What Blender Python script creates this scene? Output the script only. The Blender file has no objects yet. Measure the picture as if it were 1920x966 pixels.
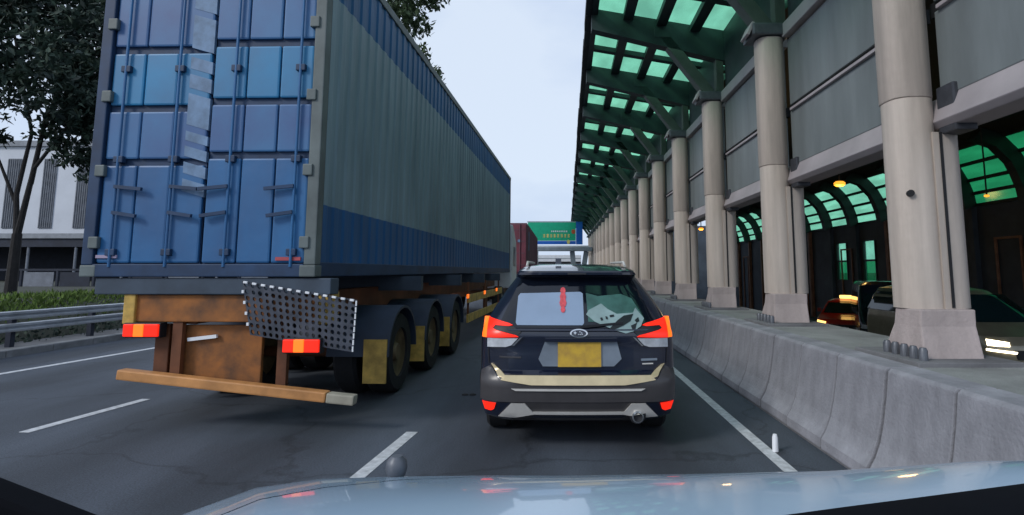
import bpy, bmesh, math, random
from mathutils import Vector, Matrix, Euler, noise
R = math.radians
rnd = random.Random(7)
sc = bpy.context.scene
col = sc.collection

# ------------------------------------------------------------------ camera
cd = bpy.data.cameras.new('camera')
cam = bpy.data.objects.new('camera', cd)
col.objects.link(cam)
cam.location = (0, 0, 1.6)
cam.rotation_euler = (R(90 + 6.5), 0, 0)
cd.sensor_width = 36
cd.lens = 36 * 1060 / 1920
cd.shift_x = (960 - 1050) / 1920
cd.shift_y = ((508 - 1060 * math.tan(R(6.5))) - 483) / 1920
cd.clip_start = 0.05
cd.clip_end = 3000
sc.camera = cam

# ------------------------------------------------------------------ world, sun, exposure
SUN_EL, SUN_AZ = R(34), R(232)          # azimuth measured clockwise from +Y
w = bpy.data.worlds.new('World')
sc.world = w
w.use_nodes = True
nt = w.node_tree
nt.nodes.clear()
out = nt.nodes.new('ShaderNodeOutputWorld')
bg = nt.nodes.new('ShaderNodeBackground')
sky = nt.nodes.new('ShaderNodeTexSky')
sky.sky_type = 'NISHITA'
sky.sun_disc = False
sky.sun_elevation = SUN_EL
sky.sun_rotation = SUN_AZ
sky.air_density = 1.0
sky.dust_density = 2.0
tc = nt.nodes.new('ShaderNodeTexCoord')
mp = nt.nodes.new('ShaderNodeMapping')
mp.inputs['Scale'].default_value = (1.0, 1.0, 2.2)
nz = nt.nodes.new('ShaderNodeTexNoise')
nz.inputs['Scale'].default_value = 1.7
nz.inputs['Detail'].default_value = 6
nz.inputs['Roughness'].default_value = 0.5
rp = nt.nodes.new('ShaderNodeValToRGB')
rp.color_ramp.elements[0].position = 0.30
rp.color_ramp.elements[0].color = (4.6, 6.0, 8.9, 1)
rp.color_ramp.elements[1].position = 0.62
rp.color_ramp.elements[1].color = (7.7, 8.8, 10.4, 1)
mx = nt.nodes.new('ShaderNodeMix')
mx.data_type = 'RGBA'
mx.inputs['Factor'].default_value = 0.88
bg.inputs['Strength'].default_value = 0.1
nt.links.new(tc.outputs['Generated'], mp.inputs['Vector'])
nt.links.new(mp.outputs['Vector'], nz.inputs['Vector'])
nt.links.new(nz.outputs['Fac'], rp.inputs['Fac'])
nt.links.new(sky.outputs['Color'], mx.inputs[6])
nt.links.new(rp.outputs['Color'], mx.inputs[7])
nt.links.new(mx.outputs[2], bg.inputs['Color'])
nt.links.new(bg.outputs['Background'], out.inputs['Surface'])

sl = bpy.data.lights.new('sun', 'SUN')
sl.energy = 1.5
sl.angle = R(14)
sl.color = (1.0, 0.97, 0.93)
so = bpy.data.objects.new('sun', sl)
col.objects.link(so)
sdir = Vector((math.sin(SUN_AZ) * math.cos(SUN_EL), math.cos(SUN_AZ) * math.cos(SUN_EL), math.sin(SUN_EL)))
so.rotation_euler = sdir.to_track_quat('Z', 'Y').to_euler()
so.location = (0, 0, 30)

sc.view_settings.view_transform = 'Standard'
sc.view_settings.look = 'None'
sc.view_settings.gamma = 1
sc.view_settings.exposure = 0.0
sc.cycles.use_denoising = True
sc.cycles.max_bounces = 8
sc.cycles.transparent_max_bounces = 12

# ------------------------------------------------------------------ materials
MATS = {}
def mat(name, c, rough=.6, metal=0, var=.25, scale=3.0, bump=0.0, bscale=60, c2=None, spec=.5, coat=0, emit=None, estr=0, stretch=(1, 1, 1)):
    m = bpy.data.materials.new(name)
    m.use_nodes = True
    t = m.node_tree
    b = t.nodes['Principled BSDF']
    b.inputs['Roughness'].default_value = rough
    b.inputs['Metallic'].default_value = metal
    b.inputs['Specular IOR Level'].default_value = spec
    b.inputs['Coat Weight'].default_value = coat
    b.inputs['Coat Roughness'].default_value = .04
    tcn = t.nodes.new('ShaderNodeTexCoord')
    mpn = t.nodes.new('ShaderNodeMapping')
    mpn.inputs['Scale'].default_value = stretch
    t.links.new(tcn.outputs['Object'], mpn.inputs['Vector'])
    n = t.nodes.new('ShaderNodeTexNoise')
    n.inputs['Scale'].default_value = scale
    n.inputs['Detail'].default_value = 7
    n.inputs['Roughness'].default_value = .6
    t.links.new(mpn.outputs['Vector'], n.inputs['Vector'])
    r = t.nodes.new('ShaderNodeValToRGB')
    r.color_ramp.elements[0].position = .32
    r.color_ramp.elements[1].position = .7
    d = c2 if c2 else tuple(x * (1 - var) for x in c)
    r.color_ramp.elements[0].color = (*d, 1)
    r.color_ramp.elements[1].color = (*(min(1, x * (1 + var * .5)) for x in c), 1)
    t.links.new(n.outputs['Fac'], r.inputs['Fac'])
    t.links.new(r.outputs['Color'], b.inputs['Base Color'])
    if bump:
        n2 = t.nodes.new('ShaderNodeTexNoise')
        n2.inputs['Scale'].default_value = bscale
        n2.inputs['Detail'].default_value = 4
        t.links.new(tcn.outputs['Object'], n2.inputs['Vector'])
        bp = t.nodes.new('ShaderNodeBump')
        bp.inputs['Strength'].default_value = bump
        bp.inputs['Distance'].default_value = .02
        t.links.new(n2.outputs['Fac'], bp.inputs['Height'])
        t.links.new(bp.outputs['Normal'], b.inputs['Normal'])
    if emit:
        b.inputs['Emission Color'].default_value = (*emit, 1)
        b.inputs['Emission Strength'].default_value = estr
    MATS[name] = m
    return m

def banded(name, bands, rough=.5, dirt=.35):
    """paint bands by object-space height: [(z_low, colour) ...] rising; streaky dirt"""
    m = mat(name, (.5, .5, .5), rough, var=dirt, scale=1.6, stretch=(1, 1, .25), bump=.15, bscale=4)
    t = m.node_tree
    b = t.nodes['Principled BSDF']
    ramp = [n for n in t.nodes if n.type == 'VALTORGB'][0]
    ramp.color_ramp.elements[0].color = (.62, .66, .66, 1)
    ramp.color_ramp.elements[1].color = (1.1, 1.1, 1.1, 1)
    tcn = [n for n in t.nodes if n.type == 'TEX_COORD'][0]
    sx = t.nodes.new('ShaderNodeSeparateXYZ')
    t.links.new(tcn.outputs['Object'], sx.inputs[0])
    mr = t.nodes.new('ShaderNodeMapRange')
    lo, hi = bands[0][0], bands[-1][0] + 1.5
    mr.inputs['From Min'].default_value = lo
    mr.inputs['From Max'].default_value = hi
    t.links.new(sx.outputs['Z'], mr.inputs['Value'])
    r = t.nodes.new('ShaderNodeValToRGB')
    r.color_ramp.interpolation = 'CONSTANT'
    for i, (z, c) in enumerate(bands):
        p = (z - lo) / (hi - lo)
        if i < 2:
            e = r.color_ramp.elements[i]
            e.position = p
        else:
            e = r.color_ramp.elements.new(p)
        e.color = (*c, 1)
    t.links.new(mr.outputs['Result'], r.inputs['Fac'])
    mu = t.nodes.new('ShaderNodeMix')
    mu.data_type = 'RGBA'
    mu.blend_type = 'MULTIPLY'
    mu.inputs['Factor'].default_value = 1
    t.links.new(r.outputs['Color'], mu.inputs[6])
    t.links.new(ramp.outputs['Color'], mu.inputs[7])
    t.links.new(mu.outputs[2], b.inputs['Base Color'])
    return m

def glassmat(name, tint, transp=.8):
    m = bpy.data.materials.new(name)
    m.use_nodes = True
    t = m.node_tree
    t.nodes.clear()
    o = t.nodes.new('ShaderNodeOutputMaterial')
    a = t.nodes.new('ShaderNodeBsdfTransparent')
    a.inputs[0].default_value = (*tint, 1)
    b = t.nodes.new('ShaderNodeBsdfTranslucent')
    n = t.nodes.new('ShaderNodeTexNoise')
    n.inputs['Scale'].default_value = 1.3
    n.inputs['Detail'].default_value = 5
    n.noise_dimensions = '4D'
    oi = t.nodes.new('ShaderNodeObjectInfo')
    sc_ = t.nodes.new('ShaderNodeMath'); sc_.operation = 'MULTIPLY'; sc_.inputs[1].default_value = 40
    t.links.new(oi.outputs['Random'], sc_.inputs[0])
    t.links.new(sc_.outputs[0], n.inputs['W'])
    r = t.nodes.new('ShaderNodeValToRGB')
    r.color_ramp.elements[0].position = .33
    r.color_ramp.elements[1].position = .62
    r.color_ramp.elements[0].color = (*(x * .80 for x in tint), 1)
    r.color_ramp.elements[1].color = (*tint, 1)
    t.links.new(n.outputs['Fac'], r.inputs['Fac'])
    t.links.new(r.outputs['Color'], b.inputs[0])
    t.links.new(r.outputs['Color'], a.inputs[0])
    g = t.nodes.new('ShaderNodeBsdfGlossy')
    g.inputs['Roughness'].default_value = .1
    m1 = t.nodes.new('ShaderNodeMixShader')
    m1.inputs[0].default_value = transp
    t.links.new(b.outputs[0], m1.inputs[1])
    t.links.new(a.outputs[0], m1.inputs[2])
    m2 = t.nodes.new('ShaderNodeMixShader')
    m2.inputs[0].default_value = .05
    t.links.new(m1.outputs[0], m2.inputs[1])
    t.links.new(g.outputs[0], m2.inputs[2])
    t.links.new(m2.outputs[0], o.inputs['Surface'])
    MATS[name] = m
    return m

mat('asphalt', (.060, .072, .092), .72, var=.35, scale=.9, bump=.35, bscale=180, stretch=(1.6, .35, 1))
def asphalt(m):
    t = m.node_tree
    b = t.nodes['Principled BSDF']
    src = b.inputs['Base Color'].links[0].from_socket
    g_ = t.nodes.new('ShaderNodeNewGeometry')
    sx = t.nodes.new('ShaderNodeSeparateXYZ')
    t.links.new(g_.outputs['Position'], sx.inputs[0])
    def mul(a_, fac_socket, lo, hi, c0, c1):
        mr = t.nodes.new('ShaderNodeMapRange')
        mr.inputs['From Min'].default_value = lo
        mr.inputs['From Max'].default_value = hi
        mr.inputs['To Min'].default_value = c0
        mr.inputs['To Max'].default_value = c1
        t.links.new(fac_socket, mr.inputs['Value'])
        mu = t.nodes.new('ShaderNodeMix')
        mu.data_type = 'RGBA'
        mu.blend_type = 'MULTIPLY'
        mu.inputs['Factor'].default_value = 1
        t.links.new(a_, mu.inputs[6])
        t.links.new(mr.outputs['Result'], mu.inputs[7])
        return mu.outputs[2]
    # stone grain
    n1 = t.nodes.new('ShaderNodeTexNoise'); n1.inputs['Scale'].default_value = 75; n1.inputs['Detail'].default_value = 3
    t.links.new(g_.outputs['Position'], n1.inputs['Vector'])
    c = mul(src, n1.outputs['Fac'], .3, .7, .62, 1.4)
    # tyre-polished tracks and oil band, period about 1.7 m across the road
    n2 = t.nodes.new('ShaderNodeTexNoise'); n2.inputs['Scale'].default_value = .5
    t.links.new(g_.outputs['Position'], n2.inputs['Vector'])
    a1 = t.nodes.new('ShaderNodeMath'); a1.operation = 'MULTIPLY_ADD'
    t.links.new(n2.outputs['Fac'], a1.inputs[0]); a1.inputs[1].default_value = .5
    t.links.new(sx.outputs['X'], a1.inputs[2])
    a2 = t.nodes.new('ShaderNodeMath'); a2.operation = 'MULTIPLY'; a2.inputs[1].default_value = 2 * math.pi / 1.75
    t.links.new(a1.outputs[0], a2.inputs[0])
    a3 = t.nodes.new('ShaderNodeMath'); a3.operation = 'SINE'
    t.links.new(a2.outputs[0], a3.inputs[0])
    c = mul(c, a3.outputs[0], -1, 1, .80, 1.22)
    # dark patches and sealed cracks
    v_ = t.nodes.new('ShaderNodeTexVoronoi'); v_.feature = 'DISTANCE_TO_EDGE'; v_.inputs['Scale'].default_value = .33
    n3 = t.nodes.new('ShaderNodeTexNoise'); n3.inputs['Scale'].default_value = 2.2; n3.inputs['Detail'].default_value = 5
    t.links.new(g_.outputs['Position'], n3.inputs['Vector'])
    ad = t.nodes.new('ShaderNodeVectorMath'); ad.operation = 'MULTIPLY_ADD'
    t.links.new(n3.outputs['Color'], ad.inputs[0]); ad.inputs[1].default_value = (.7, .7, .7)
    t.links.new(g_.outputs['Position'], ad.inputs[2])
    t.links.new(ad.outputs[0], v_.inputs['Vector'])
    c = mul(c, v_.outputs['Distance'], 0, .012, .62, 1)
    t.links.new(c, b.inputs['Base Color'])
asphalt(MATS['asphalt'])
mat('asphalt_old', (.05, .05, .055), .75, var=.35, scale=.8, bump=.3, bscale=150)
mat('road_paint', (.62, .64, .66), .6, var=.35, scale=14)
mat('concrete_barrier', (.325, .325, .355), .8, var=.38, scale=2.2, bump=.35, bscale=40, stretch=(1, 1, .6))
mat('concrete_dark', (.19, .19, .2), .85, var=.35, scale=1.5, bump=.3, bscale=30)
mat('median', (.30, .31, .30), .9, var=.35, scale=1.3, bump=.6, bscale=60)
mat('column_paint', (.54, .465, .405), .6, var=.34, scale=1.5, bump=.2, bscale=14, stretch=(2.4, 2.4, .22))
mat('plinth', (.42, .355, .34), .8, var=.3, scale=2.6, bump=.3, bscale=30, stretch=(1, 1, .4))
mat('panel_grey', (.20, .225, .23), .5, var=.30, scale=1.1, bump=.1, bscale=2, stretch=(1, 1.6, .3))
mat('beam_grey', (.42, .375, .39), .5, var=.2, scale=1.2)
mat('gap_black', (.012, .013, .016), .8)
mat('bracket', (.13, .14, .16), .45, metal=.3, var=.3, scale=6)
mat('steel_green', (.028, .05, .053), .5, var=.4, scale=1.5)
mat('steel_strut', (.10, .125, .105), .5, var=.35, scale=2)
mat('roof_dark', (.03, .04, .04), .7)
mat('wall_dark', (.07, .09, .115), .6, var=.4, scale=.6)
mat('frame_brown', (.34, .17, .10), .5, var=.4, scale=2)
glassmat('green_pane', (.62, 1.0, .77), .93)
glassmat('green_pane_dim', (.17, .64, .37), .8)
# truck
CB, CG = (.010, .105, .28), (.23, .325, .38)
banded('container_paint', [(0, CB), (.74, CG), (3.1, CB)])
mat('container_door', (.016, .135, .32), .45, var=.5, scale=.9, bump=.2, bscale=5, c2=(.03, .10, .24), stretch=(1, 1, .5))
mat('container_door_light', (.014, .20, .40), .45, var=.35, scale=1.0, c2=(.04, .15, .30))
mat('container_dark', (.014, .045, .11), .6, var=.4)
mat('corner_post', (.13, .16, .16), .55, var=.4, scale=2)
mat('letter_grey', (.17, .28, .44), .6, var=.4, scale=6)
mat('chassis_orange', (.33, .115, .02), .6, var=.6, scale=3.2, c2=(.10, .045, .02))
mat('chassis_brown', (.16, .055, .02), .65, var=.5, scale=2)
mat('chassis_blue', (.05, .075, .11), .6, var=.4, scale=2)
mat('bar_orange', (.62, .29, .10), .5, var=.35, scale=3)
mat('bar_pale', (.36, .34, .27), .6, var=.3)
mat('rim_yellow', (.62, .40, .09), .55, var=.5, scale=5)
mat('tyre', (.014, .015, .018), .85, var=.3, scale=8, bump=.3, bscale=40)
mat('mudguard', (.03, .045, .075), .5, var=.3)
mat('reflection_grey', (.10, .11, .135), .4, metal=.6, var=.4, scale=8)
mat('stud_white', (.85, .87, .9), .4, var=.05)
mat('lamp_red', (.6, .018, .008), .3, emit=(1, .022, .006), estr=.9, var=.1)
mat('lamp_orange', (.85, .14, .02), .3, emit=(1, .17, .01), estr=1.2, var=.1)
mat('lamp_amber', (.9, .5, .1), .3, emit=(1, .36, .03), estr=1.6, var=.05)
mat('lamp_dull_red', (.45, .08, .09), .4, var=.2)
mat('lamp_dull_white', (.4, .33, .45), .4, var=.2)
mat('lamp_white', (.9, .9, .85), .3, emit=(1, .88, .62), estr=6, var=.05)
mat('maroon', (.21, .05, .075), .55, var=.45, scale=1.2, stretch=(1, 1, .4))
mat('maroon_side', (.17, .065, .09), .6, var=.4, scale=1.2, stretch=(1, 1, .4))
mat('white_paint', (.72, .74, .76), .4, var=.12, scale=2)
# cars
mat('navy_paint', (.006, .010, .026), .22, var=.1, coat=.8, spec=.5)
mat('suv_glass', (.004, .006, .012), .06, var=.05, spec=.6)
mat('bumper_grey', (.055, .052, .055), .3, var=.2, scale=5)
mat('trim_reflect', (.68, .56, .34), .25, metal=.3, var=.25, scale=3)  # yellow reflection put into the base colour of the bumper trim
mat('chrome', (.75, .75, .74), .14, metal=1, var=.06)
mat('silver', (.66, .64, .60), .34, metal=.15, var=.12, scale=5)
mat('black_plastic', (.012, .013, .017), .5, var=.2)
mat('clear_lens', (.55, .58, .62), .15, var=.3, scale=12)
mat('plate_yellow', (.62, .40, .035), .45, var=.22, scale=9, c2=(.42, .25, .05))
mat('plate_surround', (.19, .23, .28), .35, var=.25, scale=3)
mat('sunshade', (.27, .36, .50), .4, var=.10, scale=3)
mat('ornament_red', (.75, .09, .11), .5, var=.3, scale=30)
mat('shape_pale', (.27, .38, .38), .4, var=.2, scale=7)
mat('reflection_green', (.05, .14, .12), .3, var=.4, scale=8)
mat('shape_black', (.008, .012, .014), .3)
mat('bonnet_paint', (.36, .48, .60), .25, var=.04, coat=.7, scale=1)
mat('taxi_red', (.42, .02, .015), .3, coat=.5, var=.2)
mat('taxi_silver', (.42, .42, .42), .3, var=.1)
mat('car_dark', (.012, .018, .035), .25, coat=.6, var=.2)
mat('car_bronze', (.34, .30, .21), .28, metal=.3, coat=.6, var=.2)
mat('car_glass', (.010, .03, .035), .05, var=.2, spec=.8)
mat('taxi_sign', (.9, .7, .3), .4, emit=(1, .62, .16), estr=2.5, var=.05)
# left side and far things
mat('rail_steel', (.50, .53, .57), .38, metal=.45, var=.25, scale=3)
mat('grass', (.12, .19, .035), .9, var=.5, scale=3)
mat('soil', (.05, .055, .04), .95, var=.4, scale=2)
mat('kerb', (.24, .245, .25), .85, var=.4, scale=3, bump=.3, bscale=30)
mat('paving', (.14, .145, .155), .85, var=.35, scale=2.5, bump=.3, bscale=30)
mat('bark', (.022, .02, .02), .9, var=.4, scale=6, bump=.5, bscale=20)
mat('leaf_dark', (.026, .05, .028), .75, var=.55, scale=1.2, c2=(.008, .02, .02))
mat('leaf_mid', (.055, .09, .030), .7, var=.55, scale=.5, c2=(.022, .045, .02))
mat('building_white', (.60, .63, .68), .7, var=.1, scale=.5)
mat('louvre_grey', (.15, .165, .19), .6, var=.3, scale=2)
mat('slab_grey', (.28, .30, .33), .8, var=.25)
mat('shade_dark', (.018, .025, .045), .7, var=.35)
mat('hoarding', (.20, .22, .26), .7, var=.3)
mat('sign_green', (.0, .46, .24), .45, var=.12)
mat('sign_blue', (.004, .13, .56), .45, var=.12)
mat('sign_yellow', (.75, .68, .20), .5, var=.1)
mat('sign_white', (.75, .8, .78), .5, var=.1)
mat('sign_red', (.6, .10, .03), .5, var=.1)
mat('gantry_grey', (.30, .34, .37), .6, var=.2)
mat('footbridge', (.78, .80, .84), .6, var=.1)
mat('stud_road', (.02, .02, .02), .7)
mat('container_door_grey', (.042, .160, .33), .5, var=.35, scale=1.0, c2=(.05, .11, .27))
mat('rim_brown', (.17, .12, .06), .6, var=.5, scale=5)
mat('trim_black', (.004, .005, .008), .9)
mat('bracket_dark', (.075, .08, .095), .45, metal=.3, var=.3, scale=6)
MATS['trim_black'].node_tree.nodes['Principled BSDF'].inputs['Specular IOR Level'].default_value = .1
M = MATS

# ------------------------------------------------------------------ mesh builder
class MB:
    def __init__(s):
        s.v, s.f = [], []
    def add(s, vs, fs, T=None):
        o = len(s.v)
        s.v += [tuple(T @ Vector(p)) if T else tuple(p) for p in vs]
        s.f += [tuple(i + o for i in f) for f in fs]
        return s
    def box(s, c, d, rot=None):
        x, y, z = d[0] / 2, d[1] / 2, d[2] / 2
        vs = [(-x, -y, -z), (x, -y, -z), (x, y, -z), (-x, y, -z), (-x, -y, z), (x, -y, z), (x, y, z), (-x, y, z)]
        fs = [(0, 3, 2, 1), (4, 5, 6, 7), (0, 1, 5, 4), (1, 2, 6, 5), (2, 3, 7, 6), (3, 0, 4, 7)]
        T = Matrix.Translation(c)
        if rot:
            T = T @ Euler(rot).to_matrix().to_4x4()
        return s.add(vs, fs, T)
    def b2(s, x0, x1, y0, y1, z0, z1):
        return s.box(((x0 + x1) / 2, (y0 + y1) / 2, (z0 + z1) / 2), (x1 - x0, y1 - y0, z1 - z0))
    def tube(s, p0, p1, r0, r1=None, n=14, cap=True):
        r1 = r0 if r1 is None else r1
        p0, p1 = Vector(p0), Vector(p1)
        q = (p1 - p0).to_track_quat('Z', 'Y')
        vs = []
        for p, r in ((p0, r0), (p1, r1)):
            for i in range(n):
                a = 2 * math.pi * i / n
                vs.append(tuple(p + q @ Vector((r * math.cos(a), r * math.sin(a), 0))))
        fs = [(i, (i + 1) % n, n + (i + 1) % n, n + i) for i in range(n)]
        if cap:
            fs += [tuple(reversed(range(n))), tuple(range(n, 2 * n))]
        return s.add(vs, fs)
    def loft(s, rings, closed=True, caps=True):
        n = len(rings[0])
        vs = [p for r in rings for p in r]
        fs = []
        for k in range(len(rings) - 1):
            for i in range(n if closed else n - 1):
                j = (i + 1) % n
                fs.append((k * n + i, k * n + j, (k + 1) * n + j, (k + 1) * n + i))
        if caps and closed:
            fs += [tuple(reversed(range(n))), tuple(range((len(rings) - 1) * n, len(rings) * n))]
        return s.add(vs, fs)
    def bar(s, p0, p1, a, b, up=(0, 0, 1)):
        p0, p1 = Vector(p0), Vector(p1)
        d = p1 - p0
        y = d.normalized()
        x = y.cross(Vector(up)).normalized()
        z = x.cross(y)
        T = Matrix((x, y, z)).transposed().to_4x4()
        T.translation = (p0 + p1) / 2
        L = d.length
        m = MB().box((0, 0, 0), (a, L, b))
        return s.add(m.v, m.f, T)
    def prism(s, poly, axis, a, b):
        """poly in the two other axes, extruded from a to b along axis"""
        n = len(poly)
        def P(u, v, w_):
            return {'x': (w_, u, v), 'y': (u, w_, v), 'z': (u, v, w_)}[axis]
        vs = [P(u, v, a) for u, v in poly] + [P(u, v, b) for u, v in poly]
        fs = [(i, (i + 1) % n, n + (i + 1) % n, n + i) for i in range(n)]
        fs += [tuple(reversed(range(n))), tuple(range(n, 2 * n))]
        return s.add(vs, fs)
    def build(s, name, m, parent=None, smooth=False, bevel=0, loc=None, angle=35):
        bm = bmesh.new()
        bv = [bm.verts.new(p) for p in s.v]
        for f in s.f:
            try:
                bm.faces.new([bv[i] for i in f])
            except ValueError:
                pass
        bmesh.ops.recalc_face_normals(bm, faces=bm.faces)
        if bevel:
            es = [e for e in bm.edges if len(e.link_faces) == 2 and e.calc_face_angle(0) > R(30)]
            if es:
                bmesh.ops.bevel(bm, geom=es, offset=bevel, segments=2, profile=.6, affect='EDGES', clamp_overlap=True)
        me = bpy.data.meshes.new(name)
        bm.to_mesh(me)
        bm.free()
        if smooth:
            for p in me.polygons:
                p.use_smooth = True
            me.set_sharp_from_angle(angle=R(angle))
        if m:
            me.materials.append(M[m])
        o = bpy.data.objects.new(name, me)
        col.objects.link(o)
        if parent:
            o.parent = parent
        if loc:
            o.location = loc
        return o

def tag(o, label=None, cat=None, group=None, kind=None):
    if label: o['label'] = label
    if cat: o['category'] = cat
    if group: o['group'] = group
    if kind: o['kind'] = kind
    return o
def thing(name, label, cat, loc=(0, 0, 0), rz=0, group=None):
    o = bpy.data.objects.new(name, None)
    col.objects.link(o)
    o.empty_display_size = .2
    o.location = loc
    o.rotation_euler = (0, 0, rz)
    return tag(o, label, cat, group)
def structure(mb, name, m, **k):
    return tag(mb.build(name, m, **k), kind='structure')
def kids(o):
    return [c for c in bpy.data.objects if c.parent is o]
def copy_tree(o, parent=None):
    c = o.copy()
    col.objects.link(c)
    if parent: c.parent = parent
    for ch in kids(o):
        copy_tree(ch, c)
    return c
ORD = 'first second third fourth fifth sixth seventh eighth ninth tenth eleventh twelfth'.split()

# ------------------------------------------------------------------ the setting
S = 3.51                       # column spacing
COLY = [5.5 + S * k for k in range(18)]
def opz(y):                    # height of the sunken carriageway behind the columns
    return -.05 - .042 * y
structure(MB().b2(-900, 900, -300, 1500, -4.2, -4.0), 'ground', 'soil')
structure(MB().b2(-10.25, 2.34, -12, 400, -.6, 0), 'road', 'asphalt')
g = MB()
g.add([(4.12, -10, opz(-10)), (19.6, -10, opz(-10)), (19.6, 90, opz(90)), (4.12, 90, opz(90))], [(0, 1, 2, 3)])
structure(g, 'opposing_road', 'asphalt_old')
structure(MB().b2(2.805, 4.1, -10, 76, -3.9, .79), 'median_strip', 'median')
structure(MB().b2(2.34, 2.8, -10, 400, -.5, .02), 'gutter', 'concrete_dark')
k = MB()
y = -8
while y < 60:
    k.b2(-10.5, -10.25, y, y + .97, -.4, .13)
    y += .985
structure(k, 'kerb', 'kerb', bevel=.015)
structure(MB().b2(-12.0, -10.5, -12, 120, -.5, .125), 'pavement', 'paving')
# grass bank beyond the guard rail
rows = []
for yy in range(-10, 121, 2):
    rows.append([(-11.3, yy, .05), (-11.8, yy, .55 + .05 * math.sin(yy)), (-12.6, yy, .86 + .04 * math.sin(yy * 1.7)), (-16, yy, 1.0), (-80, yy, 1.0), (-80, yy, -3)])
structure(MB().loft(rows, closed=False, caps=False), 'verge', 'soil', smooth=True)
gr = MB()
for i in range(14000):
    yy = rnd.uniform(7, 34)
    xx = -11.75 - abs(rnd.gauss(0, .9))
    zz = .5 + min(.5, max(0, (-11.8 - xx) * .5))
    h = rnd.uniform(.04, .12)
    a = rnd.uniform(0, 6.28)
    dx, dy = .03 * math.cos(a), .03 * math.sin(a)
    lx, ly = rnd.gauss(0, .06), rnd.gauss(0, .06)
    gr.add([(xx - dx, yy - dy, zz - .05), (xx + dx, yy + dy, zz - .05), (xx + lx, yy + ly, zz + h)], [(0, 1, 2)])
tag(gr.build('grass', 'grass'), 'green grass on the bank behind the guard rail', 'grass', kind='stuff')
# shrubs below the rail
sh = MB()
for i in range(5000):
    yy = rnd.uniform(7, 30)
    xx = rnd.uniform(-11.9, -11.0)
    zz = rnd.uniform(.1, .5)
    s_ = rnd.uniform(.03, .07)
    e = Euler((rnd.uniform(0, 6), rnd.uniform(0, 6), rnd.uniform(0, 6))).to_matrix().to_4x4()
    e.translation = (xx, yy, zz)
    sh.add([(-s_, 0, 0), (0, -s_ * .5, 0), (s_, 0, 0), (0, s_ * .5, 0)], [(0, 1, 2, 3)], e)
tag(sh.build('undergrowth', 'leaf_dark'), 'dark undergrowth below the guard rail', 'undergrowth', kind='stuff')

# lane markings: quads 4 mm above the asphalt
def strip(x0, y0, x1, y1, wd, z=.004):
    d = Vector((x1 - x0, y1 - y0)).normalized()
    n = Vector((d.y, -d.x)) * wd / 2
    pts = [(x0 - n.x, y0 - n.y), (x0 + n.x, y0 + n.y), (x1 + n.x, y1 + n.y), (x1 - n.x, y1 - n.y)]
    return MB().add([(a, b, z) for a, b in pts] + [(a, b, .0005) for a, b in pts], [(0, 1, 2, 3), (4, 5, 6, 7), (0, 1, 5, 4), (1, 2, 6, 5), (2, 3, 7, 6), (3, 0, 4, 7)])
structure(strip(1.855, -4, 1.80, 80, .11), 'edge_line', 'road_paint')
structure(strip(-9.1, 5, -8.1, 16, .13), 'edge_line', 'road_paint')
structure(strip(-8.1, 16, -7.6, 60, .13), 'edge_line', 'road_paint')
for x0, y0, x1, y1 in [(-1.60, 4.3, -1.475, 5.86), (-5.34, 5.85, -5.19, 7.32), (-5.0, 12.5, -4.95, 14), (-1.45, 13, -1.44, 14.5), (-1.45, 20, -1.45, 21.5), (-4.9, 19, -4.88, 20.5)]:
    structure(strip(x0, y0, x1, y1, .115), 'lane_marking', 'road_paint')
for x in (-1.23, -1.13):
    tag(MB().loft([[(x + r * math.cos(a * .785), 7.55 + .7 * r * math.sin(a * .785), z) for a in range(8)] for r, z in ((.045, .001), (.04, .015), (.02, .022))]).build('road_stud', 'stud_road', smooth=True),
        'black road stud beside the SUV, the %s of two' % ('left' if x < -1.2 else 'right'), 'road stud', 'road studs left of the SUV')
pm = MB().loft([[(1.92 + r * math.cos(a * .628), 5.25 + r * math.sin(a * .628), z) for a in range(10)] for r, z in ((.028, .004), (.026, .12), (.018, .15))])  # added white peg standing in for a windscreen reflection
tag(pm.build('reflection_peg', 'stud_white', smooth=True), 'short white peg standing in for a windscreen reflection on the white edge line', 'reflection peg')

# ------------------------------------------------------------------ concrete barrier segments
prof = [(2.33, 0), (2.335, .09), (2.385, .17), (2.43, .28), (2.465, .42), (2.50, .62), (2.525, .81), (2.55, .835), (2.80, .835), (2.80, 0)]
SEG = .775
seg = None
for i in range(80):
    y0 = 2.17 + i * SEG
    if seg is None:
        seg = MB().prism([(a, b) for a, b in prof], 'y', .013, SEG - .013).build('concrete_barrier', 'concrete_barrier', bevel=.012)
        o = seg
    else:
        o = seg.copy()
        col.objects.link(o)
    o.location = (rnd.gauss(0, .003), y0, .02)
    o.rotation_euler = (0, 0, rnd.gauss(0, .002))
    if i < 12:
        lab = '%s grey concrete barrier segment counted from the bonnet along the right edge' % ORD[i]
    else:
        lab = 'grey concrete barrier segment in the far part of the row beside the SUV and beyond'
    tag(o, lab, 'concrete barrier', 'concrete barrier segments along the right edge line')

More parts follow.
